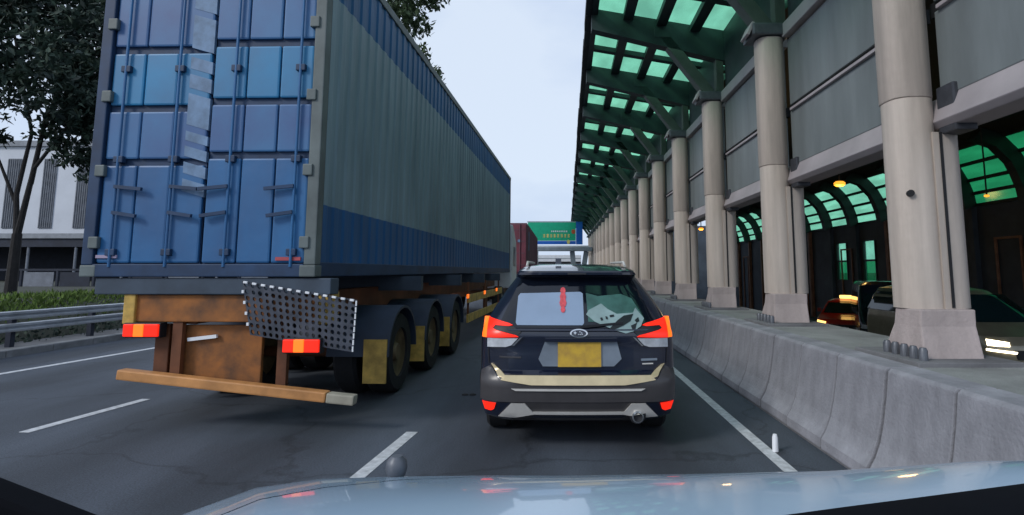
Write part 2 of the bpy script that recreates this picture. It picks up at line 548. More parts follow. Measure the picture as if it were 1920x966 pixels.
# ------------------------------------------------------------------ columns
def circ(cx, cy, z, rx, ry, n=24):
    return [(cx + rx * math.cos(2 * math.pi * i / n), cy + ry * math.sin(2 * math.pi * i / n), z) for i in range(n)]
def make_column():
    t = thing('column', '', 'column')
    def sq(cx, z, r, n=28, e=.78):
        o_ = []
        for i in range(n):
            c_, s_ = math.cos(2 * math.pi * i / n), math.sin(2 * math.pi * i / n)
            o_.append((cx + r * math.copysign(abs(c_) ** e, c_), r * math.copysign(abs(s_) ** e, s_), z))
        return o_
    MB().loft([sq(3.45, z, r) for z, r in ((3.27, .208), (3.28, .216), (5.38, .216))]).build('upper_shaft', 'column_paint', t, smooth=True, angle=50)
    MB().loft([sq(3.455, z, .208) for z in (1.25, 3.265)]).build('lower_shaft', 'column_paint', t, smooth=True, angle=50)
    MB().b2(3.622, 3.648, -.215, -.16, 1.26, 2.92).build('joint_strip', 'gap_black', t)
    MB().loft([[(3.56 + .345 * max(0, math.cos(a * .3142 - 1.5708)) ** .7, .212 * math.sin(a * .3142 - 1.5708), z) for a in range(11)] for z in (1.25, 2.92)]).build('rear_shaft', 'column_paint', t, smooth=True, angle=50)
    MB().b2(3.12, 3.74, -.26, .26, 5.40, 5.60).build('capital', 'bracket', t, bevel=.03)
    MB().box((3.10, -.05, 5.52), (.05, .34, .24), (0, R(25), 0)).build('bearing_plate', 'beam_grey', t, bevel=.01)
    # bracket where the cross beam lands, with bolts
    MB().b2(3.655, 3.86, -.40, -.16, 2.90, 3.36).build('bracket', 'bracket_dark', t, bevel=.015)
    for z in (3.04, 3.13, 3.22):
        MB().tube((3.78, -.40, z), (3.78, -.435, z), .028, n=8).build('bolt', 'gap_black', t)
    p = [[(3.265, -.30, 1.25), (3.77, -.30, 1.25), (3.77, .08, 1.25), (3.265, .08, 1.25)],
         [(3.255, -.31, 1.1), (3.76, -.31, 1.1), (3.76, .10, 1.1), (3.255, .10, 1.1)],
         [(3.215, -.40, .83), (3.745, -.40, .83), (3.745, .23, .83), (3.215, .23, .83)],
         [(3.215, -.40, .76), (3.745, -.40, .76), (3.745, .23, .76), (3.215, .23, .76)]]
    MB().loft(p).build('plinth', 'plinth', t, bevel=.015)
    MB().b2(3.02, 3.93, -.62, .42, .77, .83).build('base_plate', 'concrete_dark', t, bevel=.01)
    for i in range(5):
        yb = -.50 + i * .135
        MB().loft([circ(3.14, yb, z, r, r, 10) for z, r in ((.82, .036), (.915, .036), (.94, .024))]).build('anchor_bolt', 'bracket', t, smooth=True)
    # strut to the canopy and the gusset it meets
    MB().bar((3.40, 0, 5.58), (2.36, 0, 6.98), .24, .26, up=(0, 1, 0)).build('strut', 'steel_strut', t, bevel=.02)
    MB().b2(2.15, 2.52, -.14, .14, 6.9, 7.16).build('gusset', 'steel_green', t, bevel=.01)
    MB().b2(3.55, 3.72, -.1, .1, 5.59, 6.9).build('hanger_post', 'steel_strut', t, bevel=.01)
    return t
proto = make_column()
for i, yy in enumerate(COLY):
    t = proto if i == 0 else copy_tree(proto)
    t.location = (0, yy, 0)
    if i < 12:
        lab = ('nearest thick beige column, on a flared plinth with a dark spot on its shaft' if i == 0 else
               '%s beige column from the camera in the row beside the barrier' % ORD[i])
    else:
        lab = 'small distant beige column at the far end of the row beyond the SUV roof'
    tag(t, lab, None, 'columns in a row behind the concrete barrier')
MB().tube((3.33, 5.5 - .16, 2.33), (3.31, 5.5 - .22, 2.33), .032, n=10).build('dark_spot', 'gap_black', None)
o = bpy.data.objects['dark_spot']; o.parent = proto; o.location = (0, -5.5, 0)

# ------------------------------------------------------------------ panel walls between the columns
def make_bay():
    t = thing('wall_bay', '', 'wall')
    MB().b2(3.70, 3.78, .16, S - .16, 3.27, 4.14).build('lower_panel', 'panel_grey', t, bevel=.012)
    MB().b2(3.70, 3.78, .16, S - .16, 4.25, 5.34).build('upper_panel', 'panel_grey', t, bevel=.012)
    MB().b2(3.74, 3.80, .05, S - .05, 4.12, 4.27).build('groove', 'gap_black', t)
    MB().b2(3.655, 3.79, .25, S - .25, 4.135, 4.175).build('mid_rail', 'beam_grey', t, bevel=.006)
    MB().prism([(3.60, 3.02), (3.66, 2.96), (3.95, 2.96), (3.95, 3.28), (3.71, 3.28)], 'y', .0, S - .0).build('bottom_beam', 'beam_grey', t, bevel=.012)
    MB().b2(3.60, 3.86, .2, S - .2, 5.36, 5.58).build('top_beam', 'beam_grey', t, bevel=.015)
    MB().b2(3.72, 3.78, .2, S - .2, 5.58, 6.9).build('soffit_panel', 'steel_green', t)
    return t
bp = make_bay()
for i in range(18):
    t = bp if i == 0 else copy_tree(bp)
    t.location = (0, COLY[0] - S + S * i, 0)
    if i == 0:
        lab = 'grey panel wall bay at the right edge, nearest to the camera'
    elif i < 12:
        lab = 'grey panel wall bay between the %s and %s columns' % (ORD[i - 1], ORD[i])
    else:
        lab = 'small distant grey panel wall bay between far columns'
    tag(t, lab, None, 'panel wall bays between the columns')

# ------------------------------------------------------------------ the green canopy
cn = thing('canopy', 'long steel canopy with green glazed panes reaching over the road from the columns', 'canopy')
def edge_x(y): return .72 + .0125 * (y - 12)
def edge_z(y): return 7.62 - .010 * (y - 12)
def roof_pt(u, y):     # u = 0 at the outer edge, 1 at the wall line
    ex, ez = edge_x(y), edge_z(y)
    return Vector((ex + (4.6 - ex) * u, y, ez + (6.93 - ez) * u))
RIBY = [COLY[0] - S + S * i for i in range(19)]
NU = 5
us = [.02 + .196 * i for i in range(NU + 1)]
arc = [(19.5, 4.65), (19.42, 5.2), (19.22, 5.8), (18.85, 6.5), (18.25, 7.15), (17.4, 7.45)]
farw = []
rib_n = MB
for i, yy in enumerate(RIBY):
    a, b = roof_pt(0, yy), roof_pt(1, yy)
    MB().add([(a.x, yy - .13, a.z - .02), (b.x, yy - .13, b.z - .02), (b.x, yy - .13, b.z - .80), (a.x, yy - .13, a.z - .52),
              (a.x, yy + .13, a.z - .02), (b.x, yy + .13, b.z - .02), (b.x, yy + .13, b.z - .80), (a.x, yy + .13, a.z - .52)],
             [(0, 1, 2, 3), (4, 5, 6, 7), (0, 1, 5, 4), (1, 2, 6, 5), (2, 3, 7, 6), (3, 0, 4, 7)]).build('rib', 'steel_green', cn)
    # far haunch rib
    rr = []
    for j, (x, z) in enumerate(arc):
        nx, nz_ = (-.9, -.35) if j < 3 else (-.6, -.8)
        rr.append([(x, yy - .3, z), (x + nx * .55, yy - .22, z + nz_ * .55), (x + nx * .55, yy + .22, z + nz_ * .55), (x, yy + .3, z)])
    MB().loft(rr).build('arched_rib', 'steel_green', cn)
for j in range(NU + 1):
    pts = [roof_pt(us[j], yy) for yy in RIBY]
    m = MB()
    for a, b in zip(pts, pts[1:]):
        m.bar(a - Vector((0, 0, .09)), b - Vector((0, 0, .09)), .23 if j else .14, .14)
    m.build('purlin', 'steel_green', cn)
# sub ribs half way
for i in range(18):
    y0 = RIBY[i] + S * .56
    a, b = roof_pt(0.0, y0), roof_pt(1, y0)
    MB().bar(a - Vector((0, 0, .075)), b - Vector((0, 0, .075)), .2, .12).build('sub_rib', 'steel_green', cn)
# edge gutter, slightly ragged
m = MB()
for a_, b_ in zip(RIBY, RIBY[1:]):
    for q in range(4):
        ya, yb = a_ + S * q / 4, a_ + S * (q + 1) / 4 - .03
        a, b = roof_pt(0, ya), roof_pt(0, yb)
        d = rnd.uniform(-.02, .02)
        m.bar(a + Vector((-.06 + d, 0, -.04)), b + Vector((-.06 + d, 0, -.04)), .14, .2)
m.build('edge_gutter', 'roof_dark', cn)
far_p = MB()
far_p.kind = 1
for i in range(18):
    for (fa, fb) in ((.012, .555), (.565, .988)):
        ya, yb = RIBY[i] + S * fa, RIBY[i] + S * fb
        for j in range(NU):
            q = [roof_pt(us[j] + .003, ya), roof_pt(us[j + 1] - .003, ya), roof_pt(us[j + 1] - .003, yb), roof_pt(us[j] + .003, yb)]
            vs = [tuple(p) for p in q] + [(p.x, p.y, p.z - .012) for p in q]
            fs = [(0, 1, 2, 3), (7, 6, 5, 4), (0, 1, 5, 4), (1, 2, 6, 5), (2, 3, 7, 6), (3, 0, 4, 7)]
            if i < 11:
                MB().add(vs, fs).build('pane', 'green_pane', cn)
            else:
                far_p.add(vs, fs)
tag(far_p.build('far_panes', 'green_pane', cn), kind='stuff')
# far haunch glazing: four panes per bay, with bars between
far_q = MB()
for i in range(3, 18):
    ya, yb = RIBY[i] + .27, RIBY[i + 1] - .27
    for j in range(4):
        (x0, z0), (x1, z1) = arc[j], arc[j + 1]
        f = .02
        A = (x0 + (x1 - x0) * f, z0 + (z1 - z0) * f)
        B = (x1 - (x1 - x0) * f, z1 - (z1 - z0) * f)
        vs = [(A[0], ya, A[1]), (A[0], yb, A[1]), (B[0], yb, B[1]), (B[0], ya, B[1])]
        vs += [(x + .015, y_, z) for x, y_, z in vs]
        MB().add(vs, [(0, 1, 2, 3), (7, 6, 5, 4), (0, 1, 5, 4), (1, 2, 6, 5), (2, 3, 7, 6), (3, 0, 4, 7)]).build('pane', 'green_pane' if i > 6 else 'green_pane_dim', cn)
for j, (x, z) in enumerate(arc[:-1]):
    MB().b2(x - .09, x + .05, RIBY[0], RIBY[-1], z - .07, z + .07).build('purlin', 'steel_green', cn)
# opaque middle roof
m = MB()
mid = [(4.55, 6.96), (8, 7.5), (13, 7.7), (17.4, 7.5), (18.3, 7.18)]
m.loft([[(x, yy, z) for x, z in mid] + [(x, yy, z + .15) for x, z in reversed(mid)] for yy in (RIBY[0], RIBY[-1])])
m.build('roof_deck', 'roof_dark', cn)

# far side wall of the covered road
fw = thing('tunnel_wall', 'dark far wall of the covered road with brown door frames', 'wall')
for i in range(18):
    ya, yb = RIBY[i], RIBY[i + 1]
    z0 = opz(yb) - .1
    if i in (9, 10, 14):
        yc = ya + S * .45
        MB().b2(19.62, 19.8, ya, yc, z0, 4.72).build('wall_panel', 'wall_dark', fw)
        MB().b2(19.62, 19.8, yc + 1.5, yb, z0, 4.72).build('wall_panel', 'wall_dark', fw)
        MB().b2(19.62, 19.8, yc, yc + 1.5, z0, 1.0).build('wall_panel', 'wall_dark', fw)
        MB().b2(19.62, 19.8, yc, yc + 1.5, 3.5, 4.72).build('wall_panel', 'wall_dark', fw)
        fr = MB().b2(19.56, 19.66, yc, yc + 1.5, 2.2, 2.32).b2(19.56, 19.66, yc, yc + .1, 1.0, 3.5).b2(19.56, 19.66, yc + 1.4, yc + 1.5, 1.0, 3.5).build('window', 'steel_green', fw)
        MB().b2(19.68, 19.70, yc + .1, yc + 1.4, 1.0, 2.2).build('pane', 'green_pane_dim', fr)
        MB().b2(19.68, 19.70, yc + .1, yc + 1.4, 2.32, 3.5).build('pane', 'green_pane', fr)
    else:
        MB().b2(19.62, 19.8, ya, yb, z0, 4.72).build('wall_panel', 'wall_dark', fw)
    MB().b2(19.35, 19.6, ya - .12, ya + .12, z0, 4.6).build('wall_post', 'frame_brown' if i % 3 == 0 or i > 11 else 'wall_dark', fw)
    if i % 2 == 0:
        d = MB().b2(19.52, 19.6, ya + .9, ya + 1.0, z0, 3.1).b2(19.52, 19.6, ya + 2.3, ya + 2.4, z0, 3.1).b2(19.52, 19.6, ya + 1.0, ya + 2.3, 3.0, 3.1)
        d.build('door_frame', 'frame_brown', fw)
MB().b2(4.2, 19.8, 72, 72.3, -4, 7.3).build('end_panel', 'wall_dark', fw)

for n, (x, y_, z, r, lab) in enumerate([(11.0, 22.0, 5.0, .2, 'bright amber lamp hanging under the green roof between two near columns'), (16.9, 22.2, 4.55, .09, 'tiny amber lamp before the green panes right of the nearest column'),
        (9.5, 38.0, 4.4, .16, 'added amber lamp deep under the roof, for the warm glow between the far columns')]):  # third lamp is added to warm the space between far columns
    t = thing('ceiling_lamp', lab, 'lamp', (x, y_, z), 0, 'amber lamps under the canopy')
    MB().loft([circ(0, 0, z_, r_ * r, r_ * r * .8, 12) for z_, r_ in ((-.5 * r, .6), (-.25 * r, 1.05), (.2 * r, 1.1), (.5 * r, .7))]).build('lamp_lens', 'lamp_amber', t, smooth=True)
    MB().tube((0, 0, .5 * r), (0, 0, 7.3 - z), .03, n=8).build('stem', 'roof_dark', t)
    if r > .1:
        pl_ = bpy.data.lights.new('lamp_light', 'POINT')
        pl_.energy = 60
        pl_.color = (1, .6, .2)
        pl_.shadow_soft_size = .3
        po = bpy.data.objects.new('lamp_light', pl_)
        col.objects.link(po)
        po.parent = t
        po.location = (0, 0, -.5)

# ------------------------------------------------------------------ cars: lofted bodies
def lerp(a, b, t): return a + (b - a) * t
class Car:
    """rings: (z, half width, y near end, y far end, corner width, corner depth, bow)"""
    def __init__(s, rings):
        s.r = rings
    def par(s, z):
        r = s.r
        if z <= r[0][0]: return r[0][1:]
        for a, b in zip(r, r[1:]):
            if z <= b[0]:
                t = (z - a[0]) / max(1e-6, b[0] - a[0])
                return tuple(lerp(p, q, t) for p, q in zip(a[1:], b[1:]))
        return r[-1][1:]
    def near(s, x, z):
        hw, y0, y1, cw, cdp, bow = s.par(z)
        ax = min(abs(x), hw)
        y = y0 + bow * (ax / hw) ** 2
        if ax > hw - cw:
            q = (ax - hw + cw) / cw
            y += cdp * (1 - math.sqrt(max(0, 1 - q * q)))
        return y
    def ring(s, z, n=10):
        hw, y0, y1, cw, cdp, bow = s.par(z)
        xs = [-hw + cw * (1 - math.cos(math.pi / 2 * i / n)) for i in range(n + 1)]
        xs += [lerp(-hw + cw, hw - cw, i / 6) for i in range(1, 6)]
        xs += [hw - cw * (1 - math.cos(math.pi / 2 * (n - i) / n)) for i in range(n + 1)]
        near = [(x, s.near(x, z), z) for x in xs]
        far = [(x, y1 - (s.near(x, z) - y0), z) for x in reversed(xs)]
        return near + far
    def body(s, name, m, parent, sub=3):
        zs = []
        for a, b in zip(s.r, s.r[1:]):
            zs += [lerp(a[0], b[0], i / sub) for i in range(sub)]
        zs.append(s.r[-1][0])
        return MB().loft([s.ring(z) for z in zs]).build(name, m, parent, smooth=True, angle=32)
    def patch(s, poly, name, m, parent, off=.012, step=.07, depth=.02, side=0):
        """polygon (x, z) laid on the near end (side 0) or (y, z) on a flank (side -1 / 1)"""
        bm = bmesh.new()
        f = bm.faces.new([bm.verts.new((a, 0, b)) for a, b in poly])
        a0, a1 = min(p[0] for p in poly), max(p[0] for p in poly)
        c0, c1 = min(p[1] for p in poly), max(p[1] for p in poly)
        x = a0 + step
        while x < a1 - .005:
            bmesh.ops.bisect_plane(bm, geom=bm.verts[:] + bm.edges[:] + bm.faces[:], plane_co=(x, 0, 0), plane_no=(1, 0, 0))
            x += step
        z = c0 + step
        while z < c1 - .005:
            bmesh.ops.bisect_plane(bm, geom=bm.verts[:] + bm.edges[:] + bm.faces[:], plane_co=(0, 0, z), plane_no=(0, 0, 1))
            z += step
        res = bmesh.ops.extrude_face_region(bm, geom=bm.faces[:])
        top = {v for v in res['geom'] if isinstance(v, bmesh.types.BMVert)}
        for v in bm.verts:
            d = off if v in top else off - depth
            a, c = v.co.x, v.co.z
            if side == 0:
                v.co = (a, s.near(a, c) - d, c)
            else:
                hw = s.par(c)[0]
                v.co = (side * (hw + d), a, c)
        bmesh.ops.recalc_face_normals(bm, faces=bm.faces)
        me = bpy.data.meshes.new(name)
        bm.to_mesh(me)
        bm.free()
        for p in me.polygons: p.use_smooth = True
        me.set_sharp_from_angle(angle=R(35))
        me.materials.append(M[m])
        o = bpy.data.objects.new(name, me)
        col.objects.link(o)
        o.parent = parent
        return o
def wheel(parent, x, y, r, wd, rim='silver', side=1):
    n = 24
    t = MB()
    prof_ = [(r * .62, -.5), (r * .93, -.5), (r, -.36), (r, .36), (r * .93, .5), (r * .62, .5)]
    rings = [[(x + b * wd, y + a * math.cos(2 * math.pi * i / n), r + a * math.sin(2 * math.pi * i / n)) for i in range(n)] for a, b in prof_]
    wl = bpy.data.objects.new('wheel', None)
    col.objects.link(wl)
    wl.parent = parent
    wl.location = (0, 0, 0)
    t.loft(rings + [rings[0]], caps=False).build('tyre', 'tyre', wl, smooth=True)
    q = MB()
    xo = x + side * wd * .4
    q.loft([[(xo - side * d, y + a * math.cos(2 * math.pi * i / n), r + a * math.sin(2 * math.pi * i / n)) for i in range(n)] for a, d in ((r * .63, wd * .5), (r * .63, 0), (r * .55, .03), (r * .25, .045), (r * .2, 0), (r * .05, 0))])
    q.build('rim', rim, wl, smooth=True)
    return wl

# ---------------- the dark SUV
sv = thing('suv', 'dark navy SUV with lit red tail lamps ahead of the bonnet', 'car', (.163, 5.2, 0))
C = Car([(.24, .78, .16, 4.40, .30, .12, .03), (.30, .86, .05, 4.52, .30, .13, .04), (.44, .90, .0, 4.58, .30, .15, .05), (.60, .907, .0, 4.58, .30, .15, .05),
         (.665, .907, .03, 4.58, .30, .15, .05), (.70, .907, .085, 4.58, .28, .14, .05), (.92, .91, .10, 4.52, .26, .15, .05), (1.02, .905, .095, 4.25, .26, .16, .05),
         (1.08, .885, .12, 3.55, .26, .16, .05), (1.25, .80, .22, 3.2, .26, .17, .05), (1.40, .705, .31, 2.95, .24, .17, .05), (1.54, .60, .40, 2.6, .2, .15, .05),
         (1.565, .585, .33, 2.55, .18, .1, .04), (1.60, .575, .34, 2.5, .2, .12, .04), (1.64, .54, .55, 2.4, .25, .2, .05), (1.67, .42, .95, 2.2, .25, .3, .05)])
C.body('body', 'navy_paint', sv)
win = C.patch([(-.545, 1.535), (.545, 1.535), (.735, 1.095), (.70, 1.075), (-.70, 1.075), (-.735, 1.095)], 'rear_window', 'suv_glass', sv, off=.008)
C.patch([(-.565, 1.36), (-.545, 1.385), (.03, 1.40), (.055, 1.385), (.06, 1.12), (.045, 1.10), (-.56, 1.10), (-.575, 1.12)], 'sunshade', 'sunshade', win, off=.014, depth=.008)
for zz, hh in ((1.41, .035), (1.355, .04), (1.30, .045), (1.24, .03)):
    C.patch([(-.135 + hh * math.cos(i * .785) * .75, zz + hh * math.sin(i * .785)) for i in range(8)], 'hanging_ornament', 'ornament_red', win, off=.021, depth=.006)
C.patch([(.085, 1.39), (.20, 1.36), (.42, 1.38), (.52, 1.34), (.62, 1.17), (.45, 1.13), (.10, 1.13)], 'interior_reflection', 'reflection_green', win, off=.011, depth=.005)  # reflection painted as a flat green patch on the glass
def dp(u, v):
    Y = 5.36
    t = ((508 - 1060 * math.tan(R(6.5))) - v) / 1060
    sp, cp = math.sin(R(6.5)), math.cos(R(6.5))
    dz = Y * (sp + t * cp) / (cp - t * sp)
    return ((u - 1050) * (Y * cp + dz * sp) / 1060 - .163, 1.6 + dz)
dec = [dp(*p) for p in [(1099, 590), (1104, 582), (1128, 570), (1140, 580), (1157, 589), (1188, 587), (1193, 578), (1208, 597), (1201, 611), (1187, 620), (1172, 624), (1149, 617), (1115, 603)]]
st = C.patch(dec, 'car_shape', 'shape_pale', win, off=.016, depth=.006)  # pale flat car shape laid on the rear glass
C.patch([dp(*p) for p in [(1142, 615), (1158, 600), (1170, 592), (1188, 589), (1182, 602), (1168, 610), (1150, 617)]], 'shape_window', 'shape_black', st, off=.020, depth=.006)
for q in ([(1125, 596), (1129, 595), (1131, 600), (1127, 601)], [(1135, 593), (1139, 594), (1140, 599), (1136, 598)], [(1143, 591), (1151, 590), (1152, 594), (1144, 595)], [(1182, 610), (1194, 605), (1190, 616), (1184, 616)], [(1190, 600), (1197, 595), (1199, 602), (1193, 605)]):
    C.patch([dp(*p) for p in q], 'shape_mark', 'shape_black', st, off=.020, depth=.006)
C.patch([(-.57, 1.585), (.57, 1.585), (.585, 1.562), (-.585, 1.562)], 'spoiler', 'navy_paint', sv, off=.05, depth=.1)
C.patch([(-.09, 1.578), (.09, 1.578), (.09, 1.566), (-.09, 1.566)], 'high_brake_lamp', 'black_plastic', sv, off=.055, depth=.02)
for s_ in (-1, 1):
    def mirror(p): return [(s_ * a, b) for a, b in p]
    L = C.patch(mirror([(.897, .985), (.848, .985), (.848, 1.165), (.890, 1.165)]), 'tail_lamp', 'lamp_orange', sv, off=.016, step=.02)
    C.patch(mirror([(.846, 1.165), (.64, 1.118), (.60, 1.10), (.64, 1.092), (.77, 1.098), (.79, 1.07), (.76, 1.055), (.57, 1.01), (.545, .995), (.846, .985)]), 'red_lens', 'lamp_red', L, off=.018, step=.03)
    C.patch(mirror([(.77, 1.096), (.64, 1.09), (.60, 1.09), (.52, 1.04), (.55, 1.012), (.76, 1.057), (.79, 1.07)]), 'dark_insert', 'black_plastic', L, off=.012, step=.03)
    C.patch(mirror([(.84, .98), (.55, .983), (.61, .92), (.66, .905), (.84, .90)]), 'reverse_lens', 'clear_lens', L, off=.015, step=.03)
    C.patch(mirror([(.535, .985), (.505, .998), (.585, .915), (.605, .915)]), 'chrome_flick', 'chrome', L, off=.017, step=.03)
    C.patch(mirror([(.875, .425), (.74, .42), (.76, .36), (.79, .345), (.85, .35)]), 'reflector', 'lamp_red', sv, off=.012, step=.02)
    C.patch(mirror([(.80, .755), (.765, .745), (.66, .665), (.66, .635), (.72, .655)]), 'trim_corner', 'trim_reflect', sv, off=.022, step=.03)
    # roof rails and flank glass
    MB().tube((s_ * .50, .75, 1.69), (s_ * .50, 2.2, 1.70), .013, n=8).tube((s_ * .50, .62, 1.65), (s_ * .50, .76, 1.69), .014, n=8).build('roof_rail', 'silver', sv, smooth=True)
    C.patch([(.55, 1.12), (3.1, 1.12), (2.55, 1.49), (.75, 1.49)], 'side_window', 'suv_glass', sv, off=.006, step=.2, side=s_)
    mr_ = MB().loft([[(s_ * (.93 + .1 * a), 3.0 + .06 * b, 1.08 + c * .07) for a, b in ((0, -1), (1, -1), (1.3, 0), (1, 1), (0, 1))] for c in (-1, 0, 1)]).build('wing_mirror', 'navy_paint', sv, smooth=True)
    wheel(sv, s_ * .79, .93, .345, .22, side=s_)
    wheel(sv, s_ * .79, 3.6, .345, .22, side=s_)
C.patch([(-.66, .665), (.66, .665), (.70, .625), (.42, .585), (-.42, .585), (-.70, .625)], 'bumper_step', 'trim_reflect', sv, off=.020)
C.patch([(-.895, .69), (-.80, .74), (-.72, .63), (-.42, .577), (.42, .577), (.72, .63), (.80, .74), (.895, .69), (.895, .44), (.72, .435), (-.72, .435), (-.895, .44)], 'bumper', 'bumper_grey', sv, off=.010, step=.04)
C.patch([(-.60, .553), (.60, .553), (.56, .535), (-.56, .535)], 'chrome_strip', 'silver', sv, off=.024)
C.patch([(-.50, .43), (.50, .43), (.44, .35), (-.44, .35)], 'lower_grille', 'bumper_grey', sv, off=.006)
sk = C.patch([(-.72, .30), (-.60, .425), (-.475, .425), (-.41, .35), (.41, .35), (.475, .425), (.60, .425), (.72, .30), (.58, .29), (.40, .325), (-.40, .325), (-.58, .29)], 'skid_plate', 'silver', sv, off=.028, step=.03)
C.patch([(-.40, .323), (.40, .323), (.57, .288), (.60, .25), (-.60, .25), (-.57, .288)], 'diffuser', 'bumper_grey', sv, off=.014)
yx = C.near(.53, .31)
ex = MB()
ex.loft([[(.53 + r * math.cos(a * .3142), yx + d, .308 + r * math.sin(a * .3142)) for a in range(20)] for r, d in ((.052, .25), (.052, -.06), (.040, -.062), (.038, .2))], caps=False)
exo = ex.build('exhaust', 'chrome', sv, smooth=True)
MB().tube((.53, yx + .0, .308), (.53, yx + .02, .308), .039, n=16).build('exhaust_bore', 'gap_black', exo)
MB().loft([[(.53 + r * math.cos(a * .3142), yx - .0285 - q, .318 + r * math.sin(a * .3142)) for a in range(20)] for r, q in ((.075, -.02), (.075, .003), (.07, .003))]).build('exhaust_recess', 'black_plastic', exo)
C.patch([(-.30, .955), (.36, .955), (.40, .80), (.33, .735), (-.32, .735), (-.36, .80)], 'plate_recess', 'plate_surround', sv, off=.010)
C.patch([(-.30, .985), (.36, .985), (.36, .957), (-.30, .957)], 'plate_garnish', 'navy_paint', sv, off=.045, depth=.06)
pl = C.patch([(-.182, .95), (.212, .95), (.212, .733), (-.182, .733)], 'number_plate', 'plate_yellow', sv, off=.024)
em = C.patch([(.01 + .082 * math.cos(i * .2618), 1.03 + .040 * math.sin(i * .2618)) for i in range(24)], 'emblem', 'chrome', sv, off=.022, step=.03)
C.patch([(.01 + .068 * math.cos(i * .2618), 1.03 + .030 * math.sin(i * .2618)) for i in range(24)], 'emblem_field', 'navy_paint', em, off=.026, step=.03)
for a, b, r in ((-.025, 1.036, .018), (.02, 1.045, .008), (.035, 1.036, .008), (.008, 1.022, .008), (.024, 1.022, .008), (.04, 1.024, .008)):
    C.patch([(a + r * (1 if i % 2 == 0 else .4) * math.cos(i * .7854), b + r * (1 if i % 2 == 0 else .4) * math.sin(i * .7854)) for i in range(8)], 'emblem_star', 'chrome', em, off=.030, step=.05)
C.patch([(-.66, 1.065), (.66, 1.065), (.64, 1.052), (-.64, 1.052)], 'tailgate_crease', 'navy_paint', sv, off=.016)
C.patch([(-.72, .822), (-.52, .818), (-.52, .806), (-.72, .81)], 'badge', 'bumper_grey', sv, off=.012, depth=.015)
C.patch([(.58, .80), (.73, .803), (.73, .785), (.58, .782)], 'badge', 'plate_surround', sv, off=.012, depth=.015)
C.patch([(.59, .76), (.69, .762), (.69, .752), (.59, .75)], 'badge', 'silver', sv, off=.012, depth=.015)
C.patch([(-.835, .885), (-.826, .885), (-.815, .75), (-.824, .75)], 'tailgate_shut_line', 'gap_black', sv, off=.006, depth=.012)
C.patch([(.826, .885), (.835, .885), (.824, .75), (.815, .75)], 'tailgate_shut_line', 'gap_black', sv, off=.006, depth=.012)
wp = MB().bar((.02, C.near(.02, 1.09) - .03, 1.085), (.42, C.near(.42, 1.13) - .03, 1.12), .015, .02).build('wiper', 'black_plastic', sv)
MB().loft([[(-.18 + a * .03, .75 + b * .06 + q * .05, 1.67 + q * .06) for a, b in ((-1, -1), (1, -1), (1, 1), (-1, 1))] for q in (0, 1)]).build('antenna_fin', 'navy_paint', sv)

